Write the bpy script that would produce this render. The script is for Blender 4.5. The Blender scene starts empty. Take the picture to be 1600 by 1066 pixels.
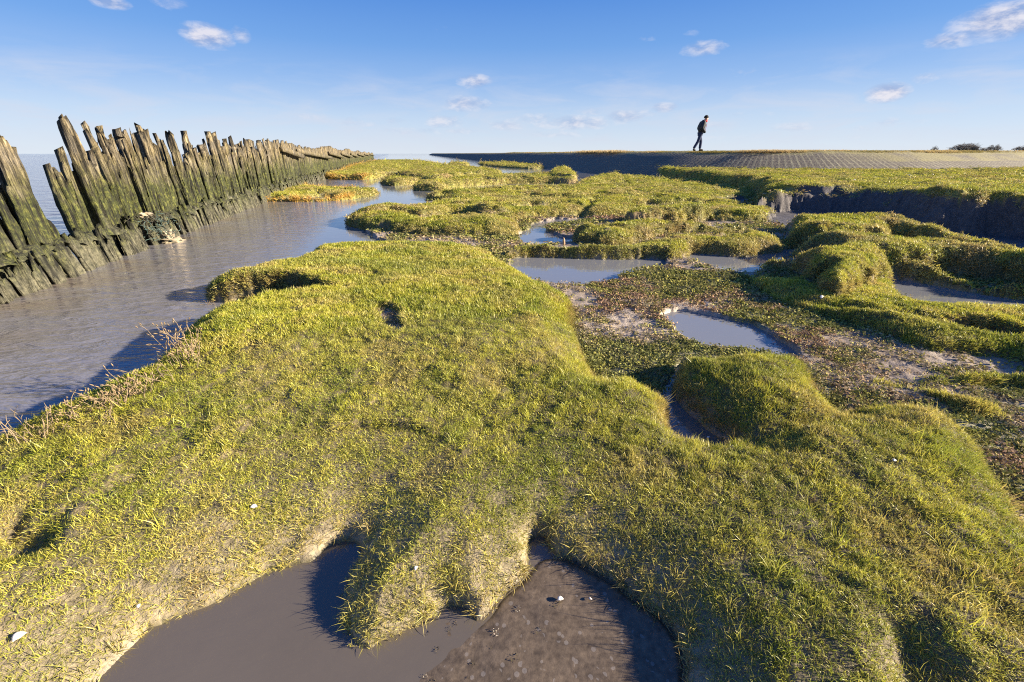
import bpy, math, random
import numpy as np
from mathutils import Vector, Euler
R = math.radians
S = bpy.context.scene
random.seed(7); rng = np.random.default_rng(7)
# ------------------------------------------------------------------ camera, light, exposure
CAMH = 1.25; PITCH = 24.46; F = 644.0
cam_d = bpy.data.cameras.new('camera'); cam = bpy.data.objects.new('camera', cam_d); S.collection.objects.link(cam)
cam_d.sensor_width = 36; cam_d.lens = 36*F/1600; cam_d.clip_start = .02; cam_d.clip_end = 20000
cam.location = (0, 0, CAMH); cam.rotation_euler = (R(90-PITCH), 0, 0); S.camera = cam
SUN_AZ = R(95)      # clockwise from +Y
SUN_EL = R(19)
sun_dir = Vector((math.sin(SUN_AZ)*math.cos(SUN_EL), math.cos(SUN_AZ)*math.cos(SUN_EL), math.sin(SUN_EL)))
sl = bpy.data.lights.new('sun', 'SUN'); sl.energy = 5.0; sl.angle = R(.55); sl.color = (1, .86, .66)
so = bpy.data.objects.new('sun', sl); S.collection.objects.link(so); so.rotation_euler = sun_dir.to_track_quat('Z', 'Y').to_euler()
S.cycles.use_denoising = False; S.cycles.filter_width = 1.1 if hasattr(S, 'cycles') else 1.1
S.view_settings.view_transform = 'Standard'; S.view_settings.look = 'None'; S.view_settings.gamma = 1; S.view_settings.exposure = 1.65

def px2dir(px, py):
    a = (px-800)/F; b = (533-py)/F; p = R(PITCH)
    return np.array([a, math.cos(p)+b*math.sin(p), -math.sin(p)+b*math.cos(p)])
def px2w(px, py, z=0.0):
    d = px2dir(px, py); t = (z-CAMH)/d[2]
    return np.array([d[0]*t, d[1]*t])
def px2plane(px, py, off=0.0):          # meets the vertical plane of the timber wall
    d = px2dir(px, py); t = (-3.9+off)/(d[0]+.266*d[1]); return d[1]*t, CAMH+d[2]*t

# ------------------------------------------------------------------ node helpers
def newmat(name):
    m = bpy.data.materials.new(name); m.use_nodes = True; nt = m.node_tree; nt.nodes.clear()
    out = nt.nodes.new('ShaderNodeOutputMaterial'); return m, nt, out
def N(nt, t, **kw):
    n = nt.nodes.new(t)
    for k, v in kw.items():
        if k in n.inputs: n.inputs[k].default_value = v
        else: setattr(n, k, v)
    return n
def L(nt, a, b): nt.links.new(a, b)
def M(nt, op, a, b=None, c=None, clamp=False):
    n = nt.nodes.new('ShaderNodeMath'); n.operation = op; n.use_clamp = clamp
    for i, v in enumerate((a, b, c)):
        if v is None: continue
        if hasattr(v, 'is_linked'): nt.links.new(v, n.inputs[i])
        else: n.inputs[i].default_value = v
    return n.outputs[0]
def MIX(nt, f, a, b, mode='MIX'):
    n = nt.nodes.new('ShaderNodeMix'); n.data_type = 'RGBA'; n.blend_type = mode
    for s, v in ((n.inputs[0], f), (n.inputs[6], a), (n.inputs[7], b)):
        if hasattr(v, 'is_linked'): nt.links.new(v, s)
        else: s.default_value = v if not isinstance(v, tuple) or len(v) == 4 else (*v, 1)
    return n.outputs[2]
def RAMP(nt, f, stops):
    n = nt.nodes.new('ShaderNodeValToRGB'); e = n.color_ramp.elements
    while len(e) < len(stops): e.new(.5)
    for i, (p, c) in enumerate(stops):
        e[i].position = p; e[i].color = (*c, 1) if isinstance(c, tuple) else (c, c, c, 1)
    nt.links.new(f, n.inputs[0]); return n.outputs[0]
def NOISE(nt, vec, scale, detail=4, rough=.55, dist=0):
    n = N(nt, 'ShaderNodeTexNoise', Scale=scale, Detail=detail, Roughness=rough, Distortion=dist)
    if vec is not None: nt.links.new(vec, n.inputs['Vector'])
    return n.outputs[0]

# ------------------------------------------------------------------ world: sky with small clouds
w = bpy.data.worlds.new("World"); S.world = w; w.use_nodes = True; nt = w.node_tree
bg = nt.nodes['Background']; bg.inputs[1].default_value = .062
sky = N(nt, 'ShaderNodeTexSky'); sky.sky_type = 'NISHITA'; sky.sun_disc = False
sky.sun_elevation = SUN_EL; sky.sun_rotation = SUN_AZ; sky.air_density = 1.0; sky.dust_density = .3; sky.ozone_density = 3.0
tc = N(nt, 'ShaderNodeTexCoord'); sep = N(nt, 'ShaderNodeSeparateXYZ'); L(nt, tc.outputs['Generated'], sep.inputs[0])
sx, sy, sz = sep.outputs
az = M(nt, 'ARCTAN2', sx, sy); el = M(nt, 'ARCSINE', sz)
cmb = N(nt, 'ShaderNodeCombineXYZ'); L(nt, az, cmb.inputs[0]); L(nt, M(nt, 'MULTIPLY', el, 2.2), cmb.inputs[1])
nz = NOISE(nt, cmb.outputs[0], 26, 7, .62, .3); nz2 = NOISE(nt, cmb.outputs[0], 9, 5, .6)
CL = [(325,56,42,20,1.0),(378,56,18,14,.7),(170,4,34,10,.9),(268,6,40,12,.5),(742,127,30,12,.8),(1100,76,42,13,.75),(1080,50,22,8,.3),
      (1386,145,38,15,1.1),(1447,122,26,10,.55),(1568,32,95,30,1.1),(1490,62,50,14,.8),(728,163,42,13,.75),(695,190,34,12,.65),(792,196,34,10,.55),
      (900,192,72,12,.75),(975,183,34,11,.75),(1038,168,24,9,.75),(1162,113,34,9,.4),(1235,198,45,9,.45),(560,192,50,10,.4),(1350,200,60,9,.3),
      (690,47,20,8,.25),(925,175,24,8,.5),(620,190,30,8,.4),(1120,197,40,8,.35)]
CL += [(840,185,60,10,.5),(1000,178,40,8,.45),(480,180,70,7,.3),(1400,190,80,8,.35),(1180,178,60,6,.35),(640,205,70,7,.45),(880,210,90,7,.4),(1100,215,90,6,.3),(1010,60,30,7,.35),(60,150,60,8,.15),(1300,215,80,6,.3),(720,205,40,6,.45)]
acc = None
for (px, py, rx, ry, s) in CL:
    d = Vector(px2dir(px, py)).normalized(); a0 = math.atan2(d.x, d.y); e0 = math.asin(d.z)
    d2 = Vector(px2dir(px+rx, py)).normalized(); d3 = Vector(px2dir(px, py-ry)).normalized()
    ra = abs(math.atan2(d2.x, d2.y)-a0)*1.25; re = abs(math.asin(d3.z)-e0)*1.35
    u = M(nt, 'DIVIDE', M(nt, 'SUBTRACT', az, a0), ra); v = M(nt, 'DIVIDE', M(nt, 'SUBTRACT', el, e0), re)
    q = M(nt, 'SUBTRACT', 1.0, M(nt, 'ADD', M(nt, 'MULTIPLY', u, u), M(nt, 'MULTIPLY', v, v)), clamp=True)
    q = M(nt, 'MULTIPLY', q, s); acc = q if acc is None else M(nt, 'MAXIMUM', acc, q)
cm = M(nt, 'MULTIPLY', M(nt, 'SUBTRACT', M(nt, 'ADD', M(nt, 'MULTIPLY', acc, .95), M(nt, 'MULTIPLY', nz, 1.05)), .78, clamp=True), 1.4, clamp=True)
cm = M(nt, 'MULTIPLY', cm, M(nt, 'MULTIPLY', acc, 3, clamp=True))
cm = M(nt, 'MULTIPLY', cm, .85)
# clear air paling towards the horizon, over the physical sky
def srgb(c): return tuple(((v/255+.055)/1.055)**2.4/(.062*2**1.6) for v in c)
eld = M(nt, 'DIVIDE', M(nt, 'ABSOLUTE', el), R(90))
grad = RAMP(nt, eld, [(0, srgb((224, 233, 244))), (4/90, srgb((196, 216, 240))), (7.5/90, srgb((152, 188, 235))), (11/90, srgb((116, 166, 229))), (15.5/90, srgb((88, 144, 221))), (40/90, srgb((58, 108, 195))), (1, srgb((40, 85, 165)))])
veil = MIX(nt, .88, MIX(nt, 1.0, sky.outputs[0], (.50, .62, .90), 'MULTIPLY'), grad)
cmb2 = N(nt, 'ShaderNodeCombineXYZ'); L(nt, M(nt, 'ADD', az, .006), cmb2.inputs[0]); L(nt, M(nt, 'MULTIPLY', M(nt, 'ADD', el, .010), 2.2), cmb2.inputs[1])
cmb3 = N(nt, 'ShaderNodeCombineXYZ'); L(nt, az, cmb3.inputs[0]); L(nt, M(nt, 'MULTIPLY', el, 4.5), cmb3.inputs[1])
nzu = NOISE(nt, cmb2.outputs[0], 26, 7, .62, .3)
lit = M(nt, 'ADD', .55, M(nt, 'MULTIPLY', M(nt, 'SUBTRACT', nz, nzu), 3.5), clamp=True)
wisp = RAMP(nt, NOISE(nt, cmb3.outputs[0], 6, 6, .6, .5), [(.45, 0.0), (.72, 1.0)])
bandm = RAMP(nt, eld, [(0, .6), (2.5/90, 1.0), (6/90, .75), (9.5/90, 0.0)])
veil = MIX(nt, M(nt, 'MULTIPLY', M(nt, 'MULTIPLY', wisp, bandm), .6), veil, srgb((214, 218, 232)))
shade = MIX(nt, lit, srgb((158, 174, 212)), srgb((236, 232, 238)))
L(nt, MIX(nt, cm, veil, shade), bg.inputs[0])

# ------------------------------------------------------------------ numpy noise and outlines
def vnoise(x, y, seed=0):
    xi = np.floor(x).astype(np.int64); yi = np.floor(y).astype(np.int64); xf = (x-xi).astype(np.float32); yf = (y-yi).astype(np.float32)
    def h(a, b):
        n = (a*374761393 + b*668265263 + seed*1442695041) & 0xffffffff
        n = ((n ^ (n >> 13))*1274126177) & 0xffffffff
        return ((n ^ (n >> 16)) & 0xffff).astype(np.float32)/32767.5-1
    u = xf*xf*xf*(xf*(xf*6-15)+10); v = yf*yf*yf*(yf*(yf*6-15)+10)
    a = h(xi, yi); b = h(xi+1, yi); c = h(xi, yi+1); d = h(xi+1, yi+1)
    return a+(b-a)*u+(c-a)*v+(a-b-c+d)*u*v
def fbm(x, y, f, o=3, seed=0, g=.5):
    r = 0; a = 1; t = 0
    for k in range(o):
        ca, sa = math.cos(k*1.1+.3), math.sin(k*1.1+.3)
        r = r+a*vnoise((x*ca-y*sa)*f, (x*sa+y*ca)*f, seed+k*17); t += a; a *= g; f *= 2.03
    return r/t
def ss(a, b, x): t = np.clip((x-a)/(b-a), 0, 1); return t*t*(3-2*t)
def outline(pts, sub=3):
    P = []
    for p in pts:
        if p[0] == 'w': P.append(np.array([p[1], p[2]], float))
        else: P.append(px2w(p[0], p[1], p[2] if len(p) > 2 else 0.02))
    n = len(P); out = []
    for i in range(n):
        p0, p1, p2, p3 = P[i-1], P[i], P[(i+1) % n], P[(i+2) % n]
        # centripetal-ish tension to avoid overshoot
        for k in range(sub):
            t = k/sub; l = np.linalg.norm(p2-p1)
            m1 = (p2-p0); m2 = (p3-p1)
            m1 = m1/max(np.linalg.norm(m1), 1e-6)*l*.8; m2 = m2/max(np.linalg.norm(m2), 1e-6)*l*.8
            out.append((2*t**3-3*t**2+1)*p1+(t**3-2*t**2+t)*m1+(-2*t**3+3*t**2)*p2+(t**3-t**2)*m2)
    return np.array(out, np.float32)
def sdf(x, y, poly, margin=1.0):
    """signed distance, + inside; points farther than margin outside the bbox get -margin"""
    res = np.full(x.shape, -margin, np.float32)
    lo = poly.min(0)-margin; hi = poly.max(0)+margin
    idx = np.nonzero((x > lo[0]) & (x < hi[0]) & (y > lo[1]) & (y < hi[1]))[0]
    A = poly; B = np.roll(poly, -1, 0)
    for c in range(0, len(idx), 400000):
        I = idx[c:c+400000]; X = x[I]; Y = y[I]
        best = np.full(X.shape, 1e9, np.float32); ins = np.zeros(X.shape, bool)
        for (ax, ay), (bx, by) in zip(A, B):
            ex, ey = bx-ax, by-ay; l2 = ex*ex+ey*ey+1e-12
            wx = X-ax; wy = Y-ay
            t = np.clip((wx*ex+wy*ey)/l2, 0, 1); dx = wx-t*ex; dy = wy-t*ey
            best = np.minimum(best, dx*dx+dy*dy)
            if ay != by:
                cond = ((ay > Y) != (by > Y)) & (X < ex*(Y-ay)/(by-ay)+ax); ins ^= cond
        d = np.sqrt(best); res[I] = np.maximum(np.where(ins, d, -d), -margin)
    return res
def linedist(x, y, pts):
    P = [px2w(*p) if p[0] != 'w' else np.array(p[1:]) for p in pts]; best = np.full(x.shape, 1e9, np.float32)
    for a, b in zip(P[:-1], P[1:]):
        e = b-a; l2 = e@e+1e-12; t = np.clip(((x-a[0])*e[0]+(y-a[1])*e[1])/l2, 0, 1)
        best = np.minimum(best, (x-a[0]-t*e[0])**2+(y-a[1]-t*e[1])**2)
    return np.sqrt(best)

# ------------------------------------------------------------------ the marsh: outlines read off the place
LAND = [('w',-2.8,-1.4),('w',-2.5,.6),(0,712),(70,674),(130,652),(200,620),(240,606),(285,568),(300,545),(345,500),(333,462),(350,425,.2),(400,403,.25),(460,386,.28),
        (490,374,.28),(600,366,.28),(555,352,0),(538,347,0),(555,325,.2),(600,312,.28),(660,314,.28),(668,305,.05),(690,297,.12),(760,292,.15),(850,290,.15),(905,286,.15),
        (925,276,.12),(960,270,.1),(900,268,.05),(870,262,.03),(845,256,.03),('w',8,60),('w',60,60),('w',60,-1.4)]
MAIN = [('w',-2.8,-1.4),('w',-2.5,.6),(0,712),(70,674),(130,652),(200,620),(240,606),(285,568),(300,545),(345,500),(335,462),(345,430,.15),(400,403,.28),(460,386,.3),
        (490,374,.3),(600,366,.3),(700,368,.3),(760,378,.28),(800,392,.2),(842,404,.1),(815,411,.05),(785,405,.12),(768,412,.08),(800,430,.05),(850,462,.04),(892,490,.03),(890,520,.03),(900,545,.03),
        (935,612,.03),(980,612,.03),(1012,630,.03),(1044,648,.02),(1050,690,0),(1072,703,0),(1100,708,0),(1146,702,0),(1110,667,0),(1066,628,0),(1054,590,0),(1070,566,.05),
        (1100,549,.18),(1140,541,.2),(1205,546,.2),(1240,562,.15),(1258,600,.06),(1290,645,.04),(1350,648,.05),(1430,652,.05),(1490,668,.08),(1530,700,.08),(1572,760,.08),(1625,832,.08),
        ('w',1.75,.5),('w',1.7,-.3),('w',1.8,-1.4)]
POOL0 = [(120,1110,0),(230,988,0),(330,932),(400,890),(450,873),(515,868),(541,850,.02),(549,900),(540,945),(556,992),(600,1002),(650,975),(700,957),(722,985),(762,965),(800,925),(850,886),
         (885,880),(960,915),(1020,962),(1052,1000),(1060,1100),('w',.3,0),('w',-.6,0)]
GRASS = [  # outline, top height, shoulder width, steep share
    (MAIN, .26, .55, .38),
    ([(538,350,0),(556,358,0),(600,364,0),(640,367),(700,370),(752,371),(790,371),(806,362),(803,348),(830,342),(870,340),(905,338),(930,325,.1),(985,318,.15),(1010,305,.15),(990,296,.15),(930,292,.15),(860,292,.15),(775,294,.15),(700,299,.15),(668,310,.05),(700,314,.05),(680,318,.12),(640,316,.26),(600,311,.28),(560,324,.22)], .22, .7, .35),
    ([(741,350,0),(760,356,0),(800,345,0),(812,332,.1),(790,318,.3),(760,312,.3),(738,320,.26)], .30, .6, .1),
    # low ridges round the pools
    ([(790,398,.05),(830,392,.05),(856,387,.08),(900,386,.1),(960,388,.1),(1010,378,.12),(1050,368,.15),(1110,352,.2),(1160,347,.2),(1200,355,.2),(1225,375,.15),(1215,394,0),(1170,403,0),(1100,398,0),(1060,404),(1000,408),(950,407),(880,406),(840,404)], .16, .35, .4),
    ([(885,378,0),(905,362,.1),(940,345,.28),(980,337,.3),(1060,335,.3),(1115,338,.28),(1125,346,.2),(1060,358,.1),(1015,372,.05),(960,384,.05),(905,384,.0)], .28, .55, .3),
    # right mound between pools and creek
    ([(1150,347,.2),(1165,342,.22),(1220,338,.28),(1330,337,.3),(1420,342,.3),(1500,358,.32),(1600,383,.34),(1800,440,.34),(1800,600,0),(1650,480,.1),(1590,430,.12),(1480,432),(1385,436,0),(1300,470,.1),(1250,430,.05),(1180,405,.05),(1230,385),(1215,365,.05)], .33, .3, .4),
    ([(1240,405,.1),(1380,408,.18),(1420,405,.2),(1480,407,.25),(1600,425,.28),(1800,470,.3),(1800,520),(1600,468,0),(1526,458,0),(1441,442,0),(1385,434,0)], .24, .3, .6),
    ([(1165,440),(1185,425,.15),(1230,420,.2),(1290,408,.2),(1340,410,.2),(1385,434,.1),(1400,456,.10),(1441,467,.12),(1526,470,.12),(1600,476,.1),(1800,520,.15),(1800,640,.05),(1600,570),(1560,563),(1450,548),(1350,518),(1270,492),(1200,468)], .14, .45, .3),
    ([(1450,592),(1480,580,.1),(1540,574,.1),(1700,590,.1),(1700,625),(1560,600),(1500,600)], .12, .25, .3),
    ([(1365,600,.02),(1375,588,.08),(1430,592,.1),(1480,603,.1),(1512,625,.05),(1560,650),(1500,648),(1470,628),(1420,612)], .09, .25, .4),
    ([(1255,372,.1),(1290,362,.15),(1360,362,.15),(1395,372,.15),(1385,395,.05),(1320,400),(1240,390)], .2, .4, .4),
    # general low marsh towards the dike
    ([(905,338),(960,334,.1),(1000,328,.1),(1100,332,.1),(1112,316,.1),(1160,308,.1),(1178,297,.2),(1190,280,.3),('w',9,18),('w',7.2,22),('w',6.0,26),(1010,268,.15),(960,270,.15),(925,277,.15),(900,286,.15),(880,300,.15),(880,320,.1)], .20, .6, .35),
    ([(980,345,.1),(1010,330,.2),(1040,322,.26),(1080,322,.26),(1110,330,.2),(1100,340,.1),(1040,344,.1)], .3, .3, .5),
    ([(1112,322,0),(1200,332,0),(1195,345,.05),(1120,345,.05),(1090,335,.05)], .2, .4, .4),
    # high plateau on the right behind the creek
    ([(1177,330,.02),(1176,310,.3),(1186,284,.70),(1206,282,.72),(1258,281,.72),(1329,282,.72),(1385,285,.72),(1441,292,.72),(1478,297,.72),(1530,298,.72),(1600,299,.72),(1800,312,.72),('w',60,4),('w',60,60),('w',10,40),('w',8.0,22),('w',7.6,14)], .72, .22, .9),
    # islands in the channel
    ([(402,314,0),(408,296,.1),(444,291,.12),(480,290,.13),(540,292,.12),(585,295,.08),(583,306,0),(547,312,0),(500,315,0),(444,315,0)], .13, .5, .5),
    ([(502,279,0),(529,270,.1),(547,261,.15),(583,253,.15),(615,250,.15),(660,252,.2),(700,258,.2),(760,263,.2),(784,271,.1),(740,276,0),(680,282,0),(640,277,0),(606,275,0),(581,281,0),(540,281,0)], .26, .8, .4),
    ([(595,286,0),(606,277,.2),(649,277,.2),(652,288,0),(615,291,0)], .24, .5, .5),
    ([(648,298,0),(650,286,.2),(678,282,.2),(730,277,.2),(760,272,.25),(820,272,.25),(858,270,.25),(870,261,.36),(890,262,.36),(898,275,.2),(899,288,0),(860,287,0),(797,288,0),(750,291,0),(700,296,0),(690,299,0)], .28, .6, .55),
    ([(860,285,0),(864,266,.3),(880,261,.4),(892,263,.4),(899,287,0)], .42, .7, .5),
    ([(748,256,0),(766,254,.15),(815,254,.15),(849,260,.1),(833,264,0),(766,260,0)], .2, 1, .5),
    ([(704,259,0),(716,254,.2),(730,259,0)], .22, .6, .4),
]
CUTS = [  # outline, bottom, soft edge
    (POOL0, -.08, .035),
    ([(310,512,0),(358,497,.12),(420,479,.14),(470,464,.17),(520,446,.24),(500,447,.2),(465,451,.12),(425,460,.05),(370,472,.0),(310,474,0)], -.05, .035),
    ([(1035,628,0),(1046,600,0),(1050,575),(1066,562),(1078,566),(1062,590),(1066,626),(1108,665),(1142,695),(1110,712),(1068,705),(1048,690)], -.06, .03),
    ([(800,402),(888,402),(964,404),(1035,403),(1030,414),(983,426),(964,437),(926,443),(865,444),(808,432)], -.05, .05),
    ([(855,395),(880,393),(918,396),(912,399),(870,399)], -.04, .05),
    ([(797,371),(820,357),(838,347),(870,341),(905,342),(880,350),(856,356),(874,367),(900,372),(903,379),(874,381),(827,381)], -.05, .05),
    ([(1070,403),(1095,394),(1143,399),(1206,394),(1250,388),(1240,401),(1200,417),(1175,428),(1120,421)], -.05, .04),
    ([(1031,490),(1057,482),(1111,490),(1175,504),(1216,524),(1251,557),(1206,554),(1159,544),(1098,540),(1073,528),(1047,509)], -.06, .04),
    ([(1385,436,0),(1441,443,0),(1526,459,0),(1600,470,0),(1800,495,0),(1800,530,.1),(1600,479,.1),(1526,471,.1),(1441,467,.08),(1399,457,.05)], -.06, .03),
    # hollows floored with mud
    ([(765,398,.12),(790,392,.15),(820,400,.1),(815,408,.08),(785,412,.1)], .06, .08),
    ([(1098,370,.05),(1140,362,.08),(1158,370,.05),(1150,380,.03),(1112,383,.03)], .03, .08),
    ([(1150,352,.1),(1200,350,.1),(1240,368,.05),(1215,375,.05),(1175,368,.05)], .06, .1),
    ([(1394,371,.1),(1430,378,.1),(1475,396,.08),(1440,400,.08),(1385,396,.06)], .07, .06),
    ([(1190,408,.02),(1240,402,.03),(1290,410,.03),(1285,425,.02),(1230,424,.02)], .03, .06),
    ([(590,478,.24),(622,482,.24),(632,512,.24),(612,518,.24),(588,496,.24)], .225, .12),
    ([(1250,440,.1),(1275,434,.15),(1290,442,.1),(1270,450,.1)], .1, .1),
    ([(1560,440,.22),(1600,436,.24),(1640,450,.2),(1600,458,.2)], .12, .08),
    ([(1480,505,.1),(1560,500,.15),(1640,520,.15),(1600,530,.1),(1520,522,.1)], .06, .08),
    ([(1045,632,.1),(1050,690,.0)]+[(1040,660,.05)], 0.0, .04),
]
CREASE = [  # polyline, width, depth
    ([(1310,650,.08),(1250,672,.1),(1200,690,.12)], .08, .03), ([(1440,1000,.15),(1440,1060,.12)], .07, .055), ([(1290,640,.05),(1330,655,.08)], .08, .04),
    ([(845,780,.22),(850,820,.18),(852,885,.05)], .05, .10),
    ([(512,835,.1),(540,850,.05)], .05, .12),
    ([(715,930,.1),(722,975,.02)], .035, .12),
    ([(700,905,.15),(720,945,.1)], .05, .05),
    ([(130,1050,.15),(150,1000,.15),(190,960,.15),(200,935,.15)], .012, .06),
    ([(0,800,.2),(30,820,.2)], .06, .06),
    ([(1287,366,.25),(1330,365,.25),(1394,370,.25)], .09, .16),
    ([(1239,377,.2),(1306,378,.2)], .1, .10),
    ([(1394,372,.25),(1420,383,.2),(1470,396,.15),(1560,408,.15)], .10, .12),
    ([(1131,269,.3),(1180,268,.35),(1300,266,.45),(1340,262,.5)], .35, .40),
    ([(1130,275,.3),(1180,273,.35),(1220,276,.4)], .25, .25),
    ([(1010,276,.3),(1040,276,.3)], .15, .15), ([(1030,289,.3),(1050,289,.3)], .12, .15), ([(1135,286,.3),(1160,286,.3)], .12, .15),
    ([(1095,283,.25),(1110,283,.25)], .12, .12), ([(1375,268,.66),(1410,268,.66)], .2, .2), ([(1430,275,.66),(1490,277,.66)], .15, .1), ([(1515,263,.62),(1545,265,.62)], .3, .2), ([(1380,262,.62),(1400,262,.62)], .3, .12),
    ([(850,402,.1),(960,398,.12),(1040,404,.1)], .05, .05),
    ([(745,345,.3),(790,350,.2)], .07, .08), ([(655,333,.28),(690,330,.28)], .06, .09), ([(700,322,.28),(735,320,.28)], .07, .10),
    ([(830,318,.25),(890,313,.25),(905,318,.2)], .12, .12), ([(910,328,.2),(930,305,.25),(985,305,.25)], .12, .13), ([(905,300,.25),(960,302,.25)], .12, .1),
    ([(960,290,.25),(1000,296,.25)], .12, .1), ([(1190,430,.2),(1240,455,.15),(1330,480,.12),(1450,500,.12),(1540,515,.1)], .06, .03),
    ([(690,335,.28),(650,350,.2)], .06, .07), ([(1025,325,.3),(1090,325,.3)], .08, .08),
]
NC, NR = 1500, 1350
C0 = (0.0, -1.2); A0, A1 = R(-74), R(76); R0, R1 = .75, 120.0
def warp(x, y):
    r = np.hypot(x, y-C0[1]); k = np.clip(r/4, .35, 2.2)
    return x+k*(.045*fbm(x, y, 3.1, 3, 5)+.012*vnoise(x*17, y*17, 9)), y+k*(.045*fbm(x, y, 3.1, 3, 77)+.012*vnoise(x*17, y*17, 19))
def terrain(x, y):
    wx, wy = warp(x, y); r = np.hypot(x, y)
    far = ss(6, 14, r)
    land = sdf(wx, wy, outline(LAND))
    fl = .035+.018*fbm(x, y, 2.6, 3, 31)+.010*fbm(x, y, 14, 2, 33)*(1-far)
    z = -.35+ss(-.10, .04, land)*(.35+fl)
    grass = np.zeros_like(x); rim = np.zeros_like(x)
    hum = .022*fbm(x, y, 2.1, 2, 41)+.016*fbm(x, y, 7, 3, 43)*(1-.4*far)+.007*vnoise(x*27, y*27, 47)*(1-far)+ss(4.5, 7, r)*.055*fbm(x, y*1.4, 1.1, 3, 49)
    for (pts, top, wd, cl) in GRASS:
        d = sdf(wx, wy, outline(pts), .6)
        if top >= .49: pr = ss(10.5, 13, r)*ss(10.5, 8.5, x); topz = (top-.13*ss(10, 17, r))*(1-pr)+pr*(.34+.22*ss(0, .6, d))
        elif pts is MAIN: topz = .135+.125*ss(1.0, 2.6, y+.1*np.abs(x))
        else: topz = top
        t = np.clip(d/(wd*(.75 if cl < .8 else 1)), 0, 1); k = cl if cl >= .8 else cl*.35
        e = ss(0, .05+.03*far if cl < .8 else .30+.12*fbm(x, y, 3, 3, 71), d)*k+(1-k)*np.sqrt(np.clip(1-(1-t)**2.2, 0, 1))**1.15
        h = .03+(topz-.03)*e+hum*np.clip(d/.15, 0, 1)
        z = np.where(d > 0, np.maximum(z, h), z)
        grass = np.maximum(grass, ss(-.03, .02, d)); rim = np.maximum(rim, np.clip(d/wd, 0, 1))
    # small hollows in the far marsh
    hol = ss(.10, .28, fbm(x, y*1.6, 1.15, 3, 61))*ss(5.5, 8, r)*grass*(rim > .12)*(1-.6*(x > 7.5))
    z = z-hol*.13; grass = grass*(1-.75*ss(.6, .95, hol)); pool = np.zeros_like(x)
    for (pts, zb, sf) in CUTS:
        bank = .42 if pts is POOL0 else .06 if pts is CUTS[1][0] else .20
        d = sdf(wx, wy, outline(pts), .6); t = ss(-.004, .05, d)
        q_ = np.clip(-d, 0, 1)
        cap = .115*np.clip(q_/.26, 0, 1)**.6+.035*ss(.2, .55, q_)+2*ss(.5, .58, q_) if pts is POOL0 else max(zb, .0)+.36*(np.clip(q_/(bank*1.15), 0, 1))**.62+2*ss(bank*1.1, bank*1.8, q_)
        z = np.minimum(z, cap)
        z = z+t*(np.minimum(z, zb+.4*(hum))-z); grass = grass*(1-ss(-.01, .02, d))
        if zb < 0: pool = np.maximum(pool, ss(-.25, .05, d))
    for (pts, wd, dp) in CREASE:
        z = z-dp*np.exp(-(linedist(wx, wy, pts)/wd)**2)
    # the creek bed
    # silty shallow shelf of the near pool, just breaking the surface
    sh = ss(-.34, .05, x-.05*y+.22*fbm(x, y, 4, 4, 91))*ss(-.03, .0, sdf(wx, wy, outline(POOL0), .4))
    z = np.where(sh > 0, z+ss(0, .05, sh)*(-.006+.011*sh+.003*fbm(x, y, 6, 3, 93)-z), z)
    return z.astype(np.float32), grass.astype(np.float32), rim.astype(np.float32), pool.astype(np.float32), sh.astype(np.float32), land
ang = np.linspace(A0, A1, NC); rad = R0*np.exp(np.linspace(0, math.log(R1/R0), NR))
AA, RR = np.meshgrid(ang, rad)
GX = (C0[0]+np.sin(AA)*RR).astype(np.float32).ravel(); GY = (C0[1]+np.cos(AA)*RR).astype(np.float32).ravel()
Z, GR, RIM, PL, SH, LD = terrain(GX, GY)
Z2 = Z.reshape(NR, NC)
# slope from finite differences
dzr = np.gradient(Z2, axis=0)/np.gradient(RR, axis=0); dza = np.gradient(Z2, axis=1)/(RR*(A1-A0)/(NC-1))
NX = (-(dzr*np.sin(AA)+dza*np.cos(AA))).ravel(); NY = (-(dzr*np.cos(AA)-dza*np.sin(AA))).ravel()
SLOPE = np.hypot(NX, NY)

def mesh_from(name, co, quads=None, tris=None, mat=None, smooth=False, parent=None, link=True):
    me = bpy.data.meshes.new(name); co = np.asarray(co, np.float32)
    loops = []; starts = []
    nq = 0 if quads is None else len(quads); ntr = 0 if tris is None else len(tris)
    li = np.concatenate([a for a in ([] if quads is None else [np.asarray(quads).ravel()])+([] if tris is None else [np.asarray(tris).ravel()])]).astype(np.int32)
    st = np.concatenate([np.arange(nq)*4, nq*4+np.arange(ntr)*3]).astype(np.int32)
    me.vertices.add(len(co)); me.vertices.foreach_set('co', co.ravel())
    me.loops.add(len(li)); me.loops.foreach_set('vertex_index', li)
    me.polygons.add(nq+ntr); me.polygons.foreach_set('loop_start', st)
    if smooth: me.polygons.foreach_set('use_smooth', np.ones(nq+ntr, bool))
    me.update(calc_edges=True); me.validate()
    if mat: me.materials.append(mat)
    o = bpy.data.objects.new(name, me)
    if link: S.collection.objects.link(o)
    if parent: o.parent = parent
    return o
def attr(o, name, data, typ='FLOAT'):
    a = o.data.attributes.new(name, typ, 'POINT')
    k = {'FLOAT': 'value', 'INT': 'value', 'FLOAT_VECTOR': 'vector', 'FLOAT_COLOR': 'color'}[typ]
    a.data.foreach_set(k, np.ascontiguousarray(data).ravel())
def tag(o, label=None, cat=None, group=None, kind=None):
    for k, v in (('label', label), ('category', cat), ('group', group), ('kind', kind)):
        if v: o[k] = v
    return o
def empty(name, loc, rz=0, **kw):
    o = bpy.data.objects.new(name, None); S.collection.objects.link(o); o.location = loc; o.rotation_euler = (0, 0, rz); return tag(o, **kw)
def grid_quads(nr, nc, off=0):
    i = np.arange(nr-1)[:, None]*nc+np.arange(nc-1)[None, :]+off; i = i.ravel()
    return np.stack([i, i+1, i+nc+1, i+nc], 1)
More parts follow.
